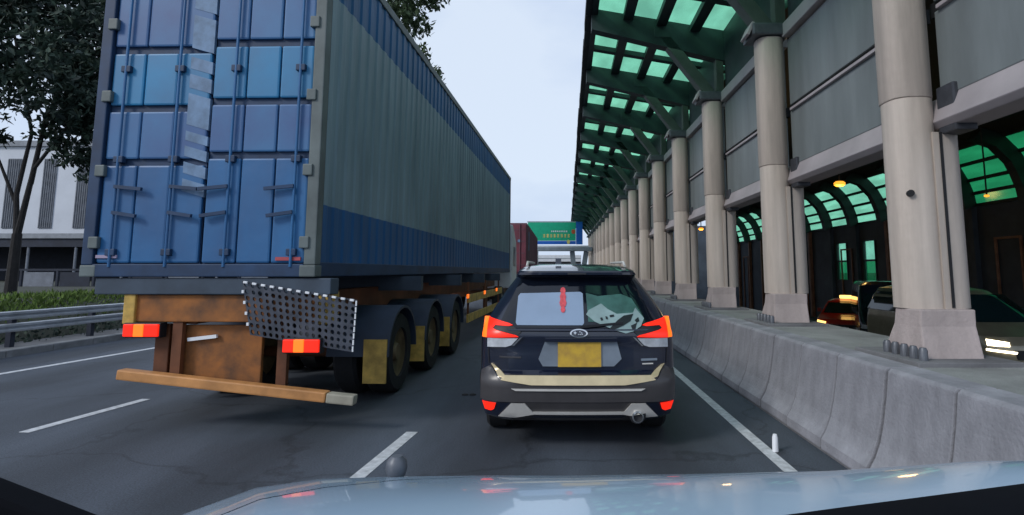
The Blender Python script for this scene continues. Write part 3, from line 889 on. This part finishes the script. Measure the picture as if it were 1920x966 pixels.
# ---------------- traffic on the far carriageway (front end towards the camera)
def simple_car(name, label, loc, rz, paint, kind, lamps='lamp_white'):
    t = thing(name, label, 'car' if kind != 'van' else 'van', loc, rz, 'oncoming traffic behind the columns')
    if kind == 'mpv':
        c = Car([(.2, .82, .1, 4.7, .35, .2, .1), (.35, .90, .0, 4.8, .35, .25, .1), (.65, .92, .0, 4.8, .35, .28, .1), (.85, .92, .12, 4.8, .35, .3, .1), (.98, .91, .55, 4.78, .35, .3, .1),
                 (1.1, .89, .85, 4.75, .3, .3, .1), (1.5, .80, 1.55, 4.6, .3, .25, .1), (1.70, .70, 1.9, 4.45, .3, .2, .1), (1.77, .5, 2.3, 4.2, .3, .2, .1)])
        top, sw = 1.62, (1.3, 4.5)
    elif kind == 'van':
        c = Car([(.25, .82, .08, 4.8, .2, .12, .04), (.4, .87, .0, 4.85, .2, .14, .04), (.8, .87, .02, 4.85, .2, .14, .04), (1.05, .87, .2, 4.85, .2, .14, .04),
                 (1.7, .80, .75, 4.8, .2, .14, .04), (1.95, .76, .95, 4.7, .2, .14, .04), (2.06, .6, 1.2, 4.5, .2, .14, .04)])
        top, sw = 1.72, (.9, 4.4)
    else:
        c = Car([(.2, .78, .08, 4.6, .3, .15, .06), (.35, .84, .0, 4.68, .3, .18, .06), (.6, .85, .0, 4.68, .3, .2, .06), (.78, .85, .1, 4.65, .3, .2, .06), (.93, .84, 1.0, 4.0, .3, .2, .06),
                 (1.2, .74, 1.4, 3.7, .25, .2, .06), (1.38, .66, 1.75, 3.4, .25, .2, .06), (1.45, .5, 2.0, 3.1, .25, .2, .06)])
        top, sw = 1.33, (1.6, 3.6)
    c.body('body', paint, t)
    z0 = {'mpv': 1.08, 'van': 1.1, 'taxi': .95}[kind]
    hw = c.par(top)[0] - .08
    h0 = c.par(z0)[0] - .1
    c.patch([(-h0, z0), (h0, z0), (hw, top), (-hw, top)], 'windscreen', 'car_glass', t, off=.012)
    for s_ in (-1, 1):
        c.patch([(sw[0] - .25, z0 + .05), (sw[1], z0 + .05), (sw[1] - .35, top), (sw[0] + .45, top)], 'side_window', 'car_glass', t, off=.008, step=.3, side=s_)
        zl = {'mpv': .72, 'van': .72, 'taxi': .66}[kind]
        hl = c.patch([(s_ * .82, zl + .08), (s_ * .50, zl + .03), (s_ * .52, zl - .05), (s_ * .84, zl - .04)], 'headlamp', lamps, t, off=.02, step=.06)
        if kind == 'mpv':
            c.patch([(s_ * .86, zl - .10), (s_ * .40, zl - .15), (s_ * .42, zl - .19), (s_ * .86, zl - .14)], 'lamp_strip', lamps, hl, off=.02, step=.06)
        wheel(t, s_ * .76, .95, .32, .2, side=s_)
        wheel(t, s_ * .76, 3.7, .32, .2, side=s_)
        MB().loft([[(s_ * (.88 + .12 * a), sw[0] + .05 * b, z0 + .08 + q * .07) for a, b in ((0, -1), (1, -1), (1.2, 0), (1, 1), (0, 1))] for q in (-1, 0, 1)]).build('wing_mirror', paint, t, smooth=True)
    c.patch([(-.45, .60), (.45, .60), (.4, .42), (-.4, .42)], 'grille', 'black_plastic', t, off=.014)
    c.patch([(-.26, .52), (.26, .52), (.26, .41), (-.26, .41)], 'number_plate', 'stud_white', t, off=.022)
    return t, c
mp_, _ = simple_car('people_carrier', 'bronze people carrier with bright headlamps emerging right of the nearest column', (9.35, 11.3, opz(12)), R(0), 'car_bronze', 'mpv')
vn, _ = simple_car('delivery_van', 'dark van behind the nearest column plinth, right of the taxi', (9.85, 17.0, opz(18)), R(-24), 'car_dark', 'van', 'clear_lens')
tx, tcar = simple_car('taxi', 'red taxi with a lit roof sign seen between the two nearest columns', (10.35, 21.2, opz(22)), R(-33), 'taxi_red', 'taxi', 'taxi_sign')
MB().box((0, 2.0, 1.54), (.46, .16, .13)).build('roof_sign', 'taxi_sign', tx, bevel=.03)

# ------------------------------------------------------------------ the container lorry on the left
YAW = R(-1.64)
TL = (-3.706, 5.80, 0)
zb, zt, LC = 1.54, 5.37, 17.0
H = zt - zb
ct = thing('shipping_container', 'long blue and grey-green shipping container on the lorry trailer at left', 'container', (TL[0], TL[1], zb), YAW)
def corr(x, s_):
    """corrugated wall: trapezoid ribs along y"""
    m = MB()
    pts = []
    y = .16
    while y < LC - .2:
        for d, o in ((0, 0), (.10, 0), (.14, .015), (.24, .015)):
            pts.append((y + d, o))
        y += .28
    n = len(pts)
    vs = [(x - s_ * o, yy, .14) for yy, o in pts] + [(x - s_ * o, yy, H - .12) for yy, o in pts]
    fs = [(i, i + 1, n + i + 1, n + i) for i in range(n - 1)]
    m.add(vs, fs)
    return m
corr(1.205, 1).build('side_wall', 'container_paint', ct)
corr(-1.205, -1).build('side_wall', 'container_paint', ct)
for s_ in (-1, 1):
    MB().b2(s_ * 1.22 - (.1 if s_ > 0 else 0), s_ * 1.22 + (0 if s_ > 0 else .1), .12, LC - .12, 0, .15).build('bottom_rail', 'container_dark', ct, bevel=.01)
    MB().b2(s_ * 1.22 - (.08 if s_ > 0 else 0), s_ * 1.22 + (0 if s_ > 0 else .08), .12, LC - .12, H - .12, H).build('top_rail', 'corner_post', ct, bevel=.01)
    for yy in (0, LC - .13):
        MB().b2(min(s_ * 1.22, s_ * 1.10), max(s_ * 1.22, s_ * 1.10), yy, yy + .13, .12, H - .12).build('corner_post', 'corner_post' if s_ > 0 else 'container_dark', ct, bevel=.012)
        for zz in (0, H - .12):
            MB().b2(min(s_ * 1.225, s_ * 1.06), max(s_ * 1.225, s_ * 1.06), yy - .004, yy + .15, zz, zz + .118).build('corner_casting', 'corner_post', ct, bevel=.012)
MB().b2(-1.14, 1.14, .1, LC - .1, H - .06, H - .02).build('roof_panel', 'container_dark', ct)
MB().b2(-1.14, 1.14, LC - .08, LC - .03, .1, H - .06).build('front_wall', 'container_paint', ct)
MB().b2(-1.14, 1.14, .1, LC - .1, .0, .06).build('floor_frame', 'container_dark', ct)
MB().b2(-1.10, 1.10, .0, .1, -.0, .13).build('door_sill', 'container_dark', ct, bevel=.01)
MB().b2(-1.10, 1.10, .0, .1, H - .13, H - .005).build('door_header', 'container_door', ct, bevel=.01)
# doors: panels between recessed dark bands
bands = [(.14, 1.16), (1.23, 1.74), (1.81, 2.38), (2.46, 3.06), (3.13, H - .14)]
for s_ in (-1, 1):
    x0, x1 = (-1.095, -.012) if s_ < 0 else (.012, 1.095)
    d = MB().b2(x0, x1, .065, .095, .13, H - .13).build('door_leaf', 'container_dark', ct)
    dz = 0 if s_ < 0 else .07
    for q, (za, zb_) in enumerate(bands):
        mt = ('container_door', 'container_door_grey', 'container_door_light', 'container_door_grey', 'container_door_grey')[q]
        w3 = (x1 - x0) / 3
        for e in range(3):
            za2, zb2 = za + (dz if q else 0), min(zb_ + dz, H - .14)
            MB().b2(x0 + e * w3 + .007, x0 + (e + 1) * w3 - .007, .03, .07, za2, zb2).build('panel', mt, d, bevel=.022)
    for e in (.16, .80):
        xr = x0 + (x1 - x0) * ((.16 if e < .5 else .70) if s_ < 0 else 1 - e + .04)
        MB().tube((xr, .0, .1), (xr, .0, H - .1), .014, n=10).build('lock_rod', 'container_door', d, smooth=True)
        for zz in (.25, 1.22, 2.2, 3.2):
            MB().b2(xr - .05, xr + .05, -.01, .05, zz - .035, zz + .035).build('rod_bracket', 'container_dark', d, bevel=.008)
        MB().bar((xr, -.015, .66), (xr + s_ * -.26, -.03, .62), .03, .035).build('lock_handle', 'container_dark', d)
        MB().bar((xr, -.015, .93), (xr + s_ * -.30, -.03, .90), .03, .035).build('lock_handle', 'container_dark', d)
    for zz in (.35, 1.1, 1.9, 2.7, 3.4):
        MB().b2(s_ * 1.10 - .05, s_ * 1.10 + .05, -.02, .03, zz - .06, zz + .06).build('hinge', 'corner_post', ct, bevel=.01)
# faded vertical lettering band down the middle: blocks of illegible characters
hts = [(2.86, .42), (2.42, .40), (2.19, .16), (1.98, .18), (1.58, .37), (1.41, .13), (1.24, .14), (1.06, .15), (.87, .16)]
for zz, hh in hts:
    o_ = [(-.24 - zz * .0, zz + .02), (.0, zz - .05), (.0, zz + hh - .08), (-.24, zz + hh - .01)]
    MB().prism(o_, 'y', .026, .0665).build('lettering', 'letter_grey', ct)
MB().b2(.80, 1.06, .012, .028, .165, .20).build('reflector', 'lamp_dull_red', ct)
MB().b2(-1.08, -.86, .012, .028, .19, .222).build('reflector', 'lamp_dull_white', ct)

tr = thing('trailer', 'orange and brown skeletal lorry trailer with lit tail lamps carrying the blue container', 'trailer', (TL[0] + .28, TL[1] + .02, 0), YAW)
for x in (-.45, .45):
    MB().b2(x - .09, x + .09, .15, 15.5, 1.05, 1.36).build('chassis_beam', 'chassis_brown', tr, bevel=.01)
MB().b2(-1.35, 1.1, .0, .2, 1.36, 1.525).build('bolster', 'chassis_blue', tr, bevel=.01)
MB().b2(-1.0, .95, .05, .25, 1.08, 1.355).build('rear_crossmember', 'chassis_orange', tr, bevel=.012)
MB().b2(-1.05, -.93, .02, .3, 1.06, 1.38).build('end_plate', 'rim_yellow', tr, bevel=.01)
MB().b2(.95, 1.07, .02, .3, 1.06, 1.38).build('end_plate', 'rim_yellow', tr, bevel=.01)
for yy in (3, 6, 9, 12):
    MB().b2(-1.2, 1.2, yy, yy + .12, 1.3, 1.52).build('crossmember', 'chassis_blue', tr)
MB().b2(-.62, .34, .16, .21, .44, 1.04).build('mud_panel', 'chassis_orange', tr, bevel=.01)
MB().b2(-.78, -.63, .14, .24, .46, 1.05).build('mud_panel_edge', 'chassis_brown', tr, bevel=.01)
MB().bar((-1.0, .0, .57), (1.12, .0, .36), .10, .12, up=(0, 1, 0)).build('bumper_bar', 'bar_orange', tr, bevel=.015)
MB().bar((1.125, .0, .355), (1.40, .0, .33), .095, .115, up=(0, 1, 0)).build('bar_end', 'bar_pale', tr, bevel=.015)
for x in (-.5, .6):
    MB().b2(x - .05, x + .05, .07, .13, .45, 1.1).build('bumper_bracket', 'chassis_brown', tr)
for x, z in ((-.82, 1.00), (.88, .865)):
    dy = 0 if x > 0 else .10
    h_ = MB().b2(x - .19, x + .19, -.10 + dy, .0 + dy, z - .075, z + .075).build('tail_lamp', 'black_plastic', tr, bevel=.008)
    MB().b2(x - .18, x - .075, -.124 + dy, -.09 + dy, z - .062, z + .062).build('lens', 'lamp_red', h_, bevel=.008)
    MB().b2(x - .073, x + .03, -.126 + dy, -.09 + dy, z - .062, z + .062).build('lens', 'lamp_orange', h_, bevel=.008)
    MB().b2(x + .032, x + .18, -.124 + dy, -.09 + dy, z - .062, z + .062).build('lens', 'lamp_red', h_, bevel=.008)
MB().bar((-.42, .13, .895), (-.12, .13, .93), .03, .035).build('smear_bar', 'stud_white', tr)  # added white bar standing in for a bright reflected smear
# added perforated sheet standing in for a dotted windscreen reflection
A, B, Cc, D = Vector((.22, -.06, 1.500)), Vector((1.40, -.06, 1.310)), Vector((1.38, -.06, .80)), Vector((.335, -.06, .965))
def pq(u, v):
    return A.lerp(B, u).lerp(D.lerp(Cc, u), v)
m = MB()
NX, NZ = 17, 8
for i in range(NX):
    for j in range(NZ):
        sh_ = .5 if j % 2 else 0
        u0, u1 = i / NX, (i + 1) / NX
        v0, v1 = j / NZ, (j + 1) / NZ
        o_ = [pq(u0, v0), pq((u0 + u1) / 2, v0), pq(u1, v0), pq(u1, (v0 + v1) / 2), pq(u1, v1), pq((u0 + u1) / 2, v1), pq(u0, v1), pq(u0, (v0 + v1) / 2)]
        cu, cv = (u0 + u1) / 2, (v0 + v1) / 2
        r_ = .30 + .03 * math.sin(i * 3.1 + j)
        inn = [pq(cu + r_ / NX * math.cos(a), cv + r_ * 1.15 / NZ * math.sin(a)) for a in [math.pi * (5 + k_ * 2) / 8 * 0 + (-3 * math.pi / 4 + k_ * math.pi / 4) for k_ in range(8)]]
        vs = [tuple(p) for p in o_ + inn] + [(p.x, p.y + .02, p.z) for p in inn]
        fs = [(k_, (k_ + 1) % 8, 8 + (k_ + 1) % 8, 8 + k_) for k_ in range(8)] + [(8 + k_, 8 + (k_ + 1) % 8, 16 + (k_ + 1) % 8, 16 + k_) for k_ in range(8)]
        m.add(vs, fs)
pp = m.build('reflection_mesh', 'reflection_grey', tr)
for i in range(13):
    p = pq((i + .5) / 13, .0)
    MB().box((p.x, p.y - .015, p.z - .008), (.042, .02, .022), (0, R(9), 0)).build('reflection_dot', 'stud_white', pp, bevel=.004)
for i in range(8):
    p = pq(1, (i + .5) / 8)
    MB().box((p.x, p.y - .012, p.z), (.012, .015, .05)).build('reflection_dot', 'stud_white', pp)
for i in range(4):
    p = pq(0, (i + 1) / 5)
    MB().box((p.x, p.y - .012, p.z), (.022, .015, .03)).build('reflection_dot', 'stud_white', pp)
for yy in (2.0, 3.75, 5.5):
    for s_ in (-1, 1):
        wheel(tr, s_ * 1.06, yy, .52, .32, 'rim_brown', s_)
        wheel(tr, s_ * .66, yy, .52, .3, 'rim_brown', s_)
        rings = []
        for x in (s_ * .48, s_ * 1.26):
            rr = [(x, yy + .62 * math.cos(a * math.pi / 12), .54 + .60 * math.sin(a * math.pi / 12)) for a in range(13)]
            rr += [(x, yy + .585 * math.cos(a * math.pi / 12), .54 + .565 * math.sin(a * math.pi / 12)) for a in range(12, -1, -1)]
            rings.append(rr)
        MB().loft(rings).build('mudguard', 'mudguard', tr, smooth=True)
        MB().b2(min(s_ * .95, s_ * 1.24), max(s_ * .95, s_ * 1.24), yy - .63, yy - .60, .22, .75).build('mud_flap', 'rim_yellow', tr)
    MB().tube((-1.0, yy, .52), (1.0, yy, .52), .07, n=10).build('axle', 'chassis_brown', tr)
for s_ in (-1, 1):
    for zz in (.55, .98):
        MB().b2(s_ * 1.18 - .02, s_ * 1.18 + .02, 6.9, 12.6, zz - .09, zz + .09).build('side_guard', 'rim_yellow', tr, bevel=.008)
    for yy in (7.2, 9.6, 12.2):
        MB().b2(s_ * 1.13 - .02, s_ * 1.13 + .02, yy, yy + .06, .5, 1.35).build('guard_bracket', 'chassis_brown', tr)
    for yy in (6.7, 9.0, 11.2):
        MB().b2(s_ * 1.21 - .015, s_ * 1.21 + .015, yy, yy + .16, 1.0, 1.09).build('marker_lamp', 'lamp_orange', tr, bevel=.006)
    MB().b2(s_ * .6 - .06, s_ * .6 + .06, 12.9, 13.05, .1, 1.1).build('landing_leg', 'chassis_brown', tr)

tk = thing('tractor_unit', 'white cab of the container lorry just showing past the container end', 'lorry', (TL[0] + .47, TL[1] + LC + .5, 0), YAW)
MB().prism([(0, .9), (1.75, .9), (1.85, 1.6), (1.6, 2.9), (.4, 3.5), (0, 3.5)], 'x', -1.2, 1.27).build('cab', 'white_paint', tk, bevel=.06)
MB().b2(-1.1, 1.1, 1.79, 1.86, 1.75, 2.6).build('windscreen', 'car_glass', tk)
for s_ in (-1, 1):
    MB().b2(s_ * 1.22 - .05, s_ * 1.22 + .06, .5, 1.3, 1.8, 2.6).build('side_window', 'car_glass', tk)
    wheel(tk, s_ * 1.05, 1.0, .52, .3, side=s_)
    wheel(tk, s_ * 1.05, -2.4, .52, .32, side=s_)
MB().b2(-1.0, 1.0, -3.2, 1.6, .7, .9).build('frame', 'chassis_brown', tk)

# ------------------------------------------------------------------ maroon container lorry far ahead
rc = thing('container_lorry', 'maroon container lorry far ahead between the blue container and the sign', 'lorry', (-2.92, 29, 0))
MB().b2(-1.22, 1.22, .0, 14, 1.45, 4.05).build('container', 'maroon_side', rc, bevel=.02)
for x0 in (-1.18, .02):
    d = MB().b2(x0, x0 + 1.16, -.05, -.002, 1.55, 3.95).build('door_leaf', 'maroon', rc, bevel=.01)
    for x in (.25, .85):
        MB().tube((x0 + x, -.08, 1.5), (x0 + x, -.08, 4.0), .03, n=8).build('lock_rod', 'maroon_side', d)
    for zz in (1.9, 2.5, 3.1, 3.7):
        MB().b2(x0 + .05, x0 + 1.1, -.065, -.05, zz - .03, zz + .03).build('rib', 'maroon_side', d)
for x, z, a, b in ((.30, 3.15, .5, .16), (.35, 2.85, .35, .14), (.82, 3.12, .12, .14)):
    MB().b2(x - a / 2, x + a / 2, -.11, -.09, z - b / 2, z + b / 2).build('lettering', 'letter_grey', rc)
MB().b2(1.222, 1.24, 1.6, 2.0, 2.7, 3.7).build('lettering', 'letter_grey', rc)
for i in range(9):
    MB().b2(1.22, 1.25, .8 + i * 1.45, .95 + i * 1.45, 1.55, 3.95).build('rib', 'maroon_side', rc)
MB().b2(-1.15, 1.15, -.1, 14.5, .95, 1.44).build('chassis', 'chassis_blue', rc)
for s_ in (-1, 1):
    for yy in (1.6, 3.2, 11, 15.5):
        wheel(rc, s_ * 1.02, yy, .5, .32, side=s_)
MB().b2(-1.2, 1.2, 14.3, 16.2, .9, 3.3).build('cab', 'white_paint', rc, bevel=.06)
MB().b2(-1.2, 1.2, -.12, -.02, .5, .65).build('bumper_bar', 'bar_pale', rc)

# ------------------------------------------------------------------ sign gantry and pale footbridge
sg = thing('sign_gantry', 'overhead green and blue road sign with yellow characters on a grey gantry', 'road sign', (0, 58, 0))
MB().b2(-3.3, 1.62, -.08, .0, 4.66, 6.55).build('sign_panel', 'sign_green', sg, bevel=.02)
MB().b2(-3.3, 1.62, -.08, .0, 4.30, 4.64).build('blue_strip', 'sign_blue', sg, bevel=.02)
MB().b2(1.64, 2.32, -.08, .0, 4.28, 6.62).build('blue_panel', 'sign_blue', sg, bevel=.02)
MB().b2(-3.36, 1.64, -.06, .02, 6.56, 6.66).build('sign_border', 'gantry_grey', sg)
for i in range(8):
    x = -1.75 + i * .36
    f = random.Random(i)
    g = MB()
    for q in range(3):
        g.b2(x, x + .24, -.10, -.085, 5.02 + q * .12, 5.02 + q * .12 + .05)
    g.b2(x + .1 + f.uniform(-.06, .06), x + .15 + f.uniform(-.0, .06), -.103, -.088, 5.0, 5.36)
    g.build('character', 'sign_yellow', sg)
for i in range(9):
    x = -.9 + i * .19
    MB().b2(x, x + .12, -.10, -.085, 5.55, 5.70).build('character', 'sign_white', sg)
MB().loft([[(1.37 + .2 * r * math.cos(a * .785), y_, 5.6 + .24 * r * math.sin(a * .785)) for a in range(8)] for r, y_ in ((1, -.085), (1, -.11), (.6, -.112))]).build('route_shield', 'sign_red', sg)
MB().loft([[(.86 + .17 * r * math.cos(a * .785), y_, 4.55 + .24 * r * math.sin(a * .785)) for a in range(8)] for r, y_ in ((1, -.085), (1, -.11))]).build('route_disc', 'sign_yellow', sg)
MB().b2(-2.6, 3.28, -.5, .9, 3.62, 4.0).build('gantry_beam', 'gantry_grey', sg, bevel=.03)
MB().b2(-2.6, 3.0, -.4, -.3, 4.0, 4.16).build('walkway', 'white_paint', sg)
for a, b in ((1.25, 1.6), (2.7, 2.1)):
    MB().bar((a, .2, 3.6), (b, .2, 0), .5, .5, up=(0, 1, 0)).build('gantry_leg', 'gantry_grey', sg, bevel=.03)

fb = thing('footbridge', 'white footbridge crossing beneath and beyond the road sign', 'footbridge', (0, 70, 0))
MB().b2(-14, 2.6, 0, 3, 2.72, 3.55).build('parapet', 'footbridge', fb, bevel=.03)
MB().b2(-14, 2.6, -.1, 3.1, 2.52, 2.68).build('deck', 'gap_black', fb)
MB().b2(-14, 2.6, .2, 3, 1.0, 2.5).build('lower_wall', 'footbridge', fb)
for x in (-9, -2.5, 1.2):
    MB().b2(x - .3, x + .3, .5, 1.5, 0, 1.0).build('pier', 'gantry_grey', fb)
MB().b2(-14, 2.6, -.03, .0, 3.1, 3.16).build('handrail', 'gantry_grey', fb)

# ------------------------------------------------------------------ left side: guard rail, trees, buildings
gx = -10.66
grd = thing('guard_rail', 'galvanised double steel guard rail along the far left verge', 'guard rail', (gx, 0, 0))
for z in (.735, .50):
    prf = [(.0, -.085), (.05, -.07), (.05, -.03), (.012, -.01), (.012, .01), (.05, .03), (.05, .07), (.0, .085), (-.012, .085), (-.012, -.085)]
    MB().prism([(a, z + b) for a, b in prf], 'y', -6, 15.2 if z > .6 else 15.8).build('rail_beam', 'rail_steel', grd, bevel=.004)
for i in range(11):
    MB().b2(-.12, -.02, -4 + i * 1.9, -3.9 + i * 1.9, .0, .76).build('post', 'shade_dark', grd)

def limb(m, a, b, ra, rb, n=9):
    m.tube(a, b, ra, rb, n, cap=True)
def tree(name, label, base, trunk_specs, clumps, leaf_m, n, size):
    t = thing(name, label, 'tree', base, 0)
    m = MB()
    for a, b, ra, rb in trunk_specs:
        limb(m, a, b, ra, rb)
    m.build('trunk', 'bark', t, smooth=True)
    c = MB()
    tot = sum(k_[3] ** 2 for k_ in clumps)
    for cx, cy, cz, r in clumps:
        for i in range(int(n * r * r / tot)):
            d = Vector((rnd.gauss(0, 1), rnd.gauss(0, 1), rnd.gauss(0, 1))).normalized()
            q = r * (rnd.random() ** .45) * (1 + .35 * noise.noise(d * 2 + Vector((cx, cy, cz))))
            p = Vector((cx, cy, cz)) + Vector((d.x * q, d.y * q, d.z * q * .8))
            if noise.noise(p * (1.3 / max(.6, r * .45))) < -.03 or noise.noise(p * 3.1 / max(1, r * .6)) < -.2:
                continue
            s_ = size * rnd.uniform(.6, 1.3)
            e = Euler((rnd.uniform(-1.2, 1.2), rnd.uniform(-1.2, 1.2), rnd.uniform(0, 6.28))).to_matrix().to_4x4()
            e.translation = p
            c.add([(-s_, 0, 0), (-.2 * s_, -s_ * .42, .08 * s_), (s_, 0, 0), (-.2 * s_, s_ * .42, .08 * s_)], [(0, 1, 2, 3)], e)
    c.build('crown', leaf_m, t)
    return t
cl = []
for i in range(34):
    a, rr = rnd.uniform(0, 6.28), rnd.uniform(0, 1) ** .5
    zc = rnd.uniform(4.6, 10.6)
    cl.append((.8 + 3.3 * rr * math.cos(a), 2.5 * rr * math.sin(a), zc, rnd.uniform(.8, 1.45)))
cl += [(1.8, 0, 4.0, .8), (2.1, -.3, 3.5, .5), (1.3, .2, 4.4, .9), (-1.2, 0, 4.6, .6), (2.2, 0, 5.2, 1.2), (.6, .3, 5.0, .9), (2.6, .4, 6.4, 1.3), (1.6, -.4, 7.2, 1.5)]
tree('broadleaf_tree', 'dark leafy tree with a forked trunk on the left verge', (-15.4, 16, .9),
     [((0, 0, -.3), (.02, 0, 1.75), .15, .115), ((.0, 0, 1.7), (-.22, .1, 2.9), .08, .06), ((.03, 0, 1.7), (.34, -.1, 3.2), .085, .065), ((-.22, .1, 2.85), (-.15, .3, 4.8), .06, .045), ((-.2, .1, 2.6), (-.9, 0, 4.2), .05, .03),
      ((.34, -.1, 3.15), (.5, 0, 5.2), .07, .05), ((.4, -.1, 3.6), (1.5, 0, 5.4), .05, .03), ((.5, 0, 5.1), (1.5, .4, 8.5), .05, .03), ((-.15, .3, 4.7), (-.8, 0, 8), .045, .03)], cl, 'leaf_dark', 62000, .115)
cl2 = []
for i in range(26):
    a, rr = rnd.uniform(0, 6.28), rnd.uniform(.2, 1)
    zc = rnd.uniform(12.5, 24)
    f = 1 - abs(zc - 19) / 16
    cl2.append((3.6 * rr * f * math.cos(a), 3.4 * rr * f * math.sin(a), zc, rnd.uniform(1.0, 1.8)))
tree('tall_tree', 'tall green tree rising behind the top of the blue container', (-13.0, 45, 0.9),
     [((0, 0, -1), (.2, 0, 9), .35, .25), ((.2, 0, 9), (.0, 0, 20), .25, .06), ((.2, 0, 11), (2.2, .3, 16.5), .14, .05), ((.1, 0, 12), (-2.2, 0, 17), .14, .05)], cl2, 'leaf_mid', 22000, .28)

wb = thing('white_building', 'white building with tall grey louvre strips behind the left tree', 'building', (-34, 40, 0))
MB().b2(-14, 12, 0, 10, 1.0, 10.5).build('wall', 'building_white', wb)
for x in (-8.5, -5.6, -3.0, -.55, 1.55, 4.0, 6.5):
    wf = MB().b2(x, x + .95, -.06, -.01, 4.6, 9.6).build('louvre_strip', 'louvre_grey', wb)
    for q in range(6):
        MB().b2(x + .04 + q * .15, x + .10 + q * .15, -.10, -.062, 4.65, 9.55).build('slat', 'louvre_grey', wf)
MB().b2(-14.2, 12.2, -.2, 10, 10.5, 10.9).build('roof', 'slab_grey', wb)
shd = thing('covered_walkway', 'dark covered walkway with a flat grey roof below the white building', 'shelter', (-26, 32, 0))
MB().b2(-16, 14, 0, 5, 3.42, 3.72).build('roof_slab', 'slab_grey', shd, bevel=.03)
MB().b2(-16, 14, 4.6, 4.8, .9, 3.4).build('back_wall', 'shade_dark', shd)
MB().b2(-16, 14, .1, .3, 2.95, 3.40).build('fascia', 'shade_dark', shd)
for i in range(11):
    x = -15 + i * 2.7
    MB().tube((x, .2, .9), (x, .2, 3.0), .07, n=8).build('post', 'hoarding', shd)
rl = thing('parapet_railing', 'low dark railing with grey boards on top of the grass bank', 'fence', (-18, 22, 0))
MB().b2(-10, 9, -.03, .03, 1.60, 1.68).build('top_rail', 'shade_dark', rl)
for i in range(14):
    x = -9.8 + i * 1.4
    MB().b2(x - .04, x + .04, -.04, .04, .9, 1.62).build('post', 'shade_dark', rl)
    if i % 3 != 1:
        MB().b2(x + .1, x + 1.25, -.015, .015, 1.0, 1.55).build('board', 'hoarding' if i % 2 else 'shade_dark', rl)

# ------------------------------------------------------------------ the bonnet of the car that follows
cb = thing('white_car', 'pale blue-white bonnet of the car in the foreground', 'car', (0, 0, 0))
fe = [(-1.50, 1.72, .68), (-1.40, 1.88, .74), (-1.297, 2.01, .775), (-1.093, 2.13, .826), (-.871, 2.15, .85), (-.598, 2.15, .858), (-.29, 2.155, .86), (0, 2.155, .86), (.487, 2.165, .862), (.98, 2.133, .88), (1.188, 2.026, .93), (1.366, 1.94, .97), (1.483, 1.89, .98), (1.62, 1.75, .965)]
re = [(-.86, 1.30, .93), (-.80, 1.28, .945), (-.72, 1.26, .955), (-.6, 1.25, .965), (-.45, 1.24, .972), (-.3, 1.25, .98), (-.1, 1.28, .985), (.2, 1.38, .99), (.50, 1.46, 1.0), (.72, 1.50, 1.01), (.90, 1.515, 1.025), (1.06, 1.53, 1.038), (1.21, 1.545, 1.05), (1.34, 1.5, 1.02)]
def rowat(t, dz=0):
    r = []
    for a, b in zip(fe, re):
        x, y_, z = (lerp(p, q, t) for p, q in zip(a, b))
        r.append((x, y_, z + .035 * math.sin(math.pi * t) + dz))
    return r
nose = [[(x, y_ + .05 * k1, z - k2) for x, y_, z in fe] for k1, k2 in ((.6, .35), (.9, .14), (.8, .05), (.45, .016))]
rows_ = nose + [rowat(t) for t in (0, .12, .25, .4, .55, .7, .85, 1)]
ts = [.75, .62, .48, .36, .27, .14, .055, .02, 0, 0, 0, 0, 0, 0]
def strip_rows(f0, f1, n):
    return [[rowat(f0(i) + (f1(i) - f0(i)) * q / n)[i] for i in range(14)] for q in range(n + 1)]
MB().loft(strip_rows(lambda i: ts[i] + (.008 if ts[i] else 0), lambda i: 1, 8), closed=False, caps=False).build('bonnet', 'bonnet_paint', cb, smooth=True, angle=60)
MB().loft(nose + strip_rows(lambda i: 0, lambda i: max(0, ts[i] - .008), 5), closed=False, caps=False).build('fender', 'bonnet_paint', cb, smooth=True, angle=60)
MB().loft([[(x, y_, z - .01) for x, y_, z in r[:9]] for r in strip_rows(lambda i: max(0, ts[i] - .03), lambda i: ts[i] + .03, 2)], closed=False, caps=False).build('panel_gap', 'gap_black', cb)
MB().loft([re, [(x, y_ - .03, z + .004) for x, y_, z in re], [(x * .98, y_ - .25, z + .03) for x, y_, z in re], [(x * .95, y_ - .5, z - .05) for x, y_, z in re]], closed=False, caps=False).build('cowl', 'trim_black', cb, smooth=True)
tag(MB().loft([circ(-.60, 2.17, .862 + dz, r, r, 14) for dz, r in ((-.03, .02), (.0, .034), (.02, .040), (.045, .036), (.062, .02))]).build('bonnet_ball', 'bracket', cb, smooth=True))
MB().bar((-1.35, 1.02, 1.345), (-.60, 1.0, 1.092), .05, .05).build('screen_frame', 'trim_black', cb, bevel=.012)
MB().bar((-1.35, 1.0, 1.27), (-.60, .98, 1.015), .03, .09).build('scuttle', 'mudguard', cb, bevel=.012)
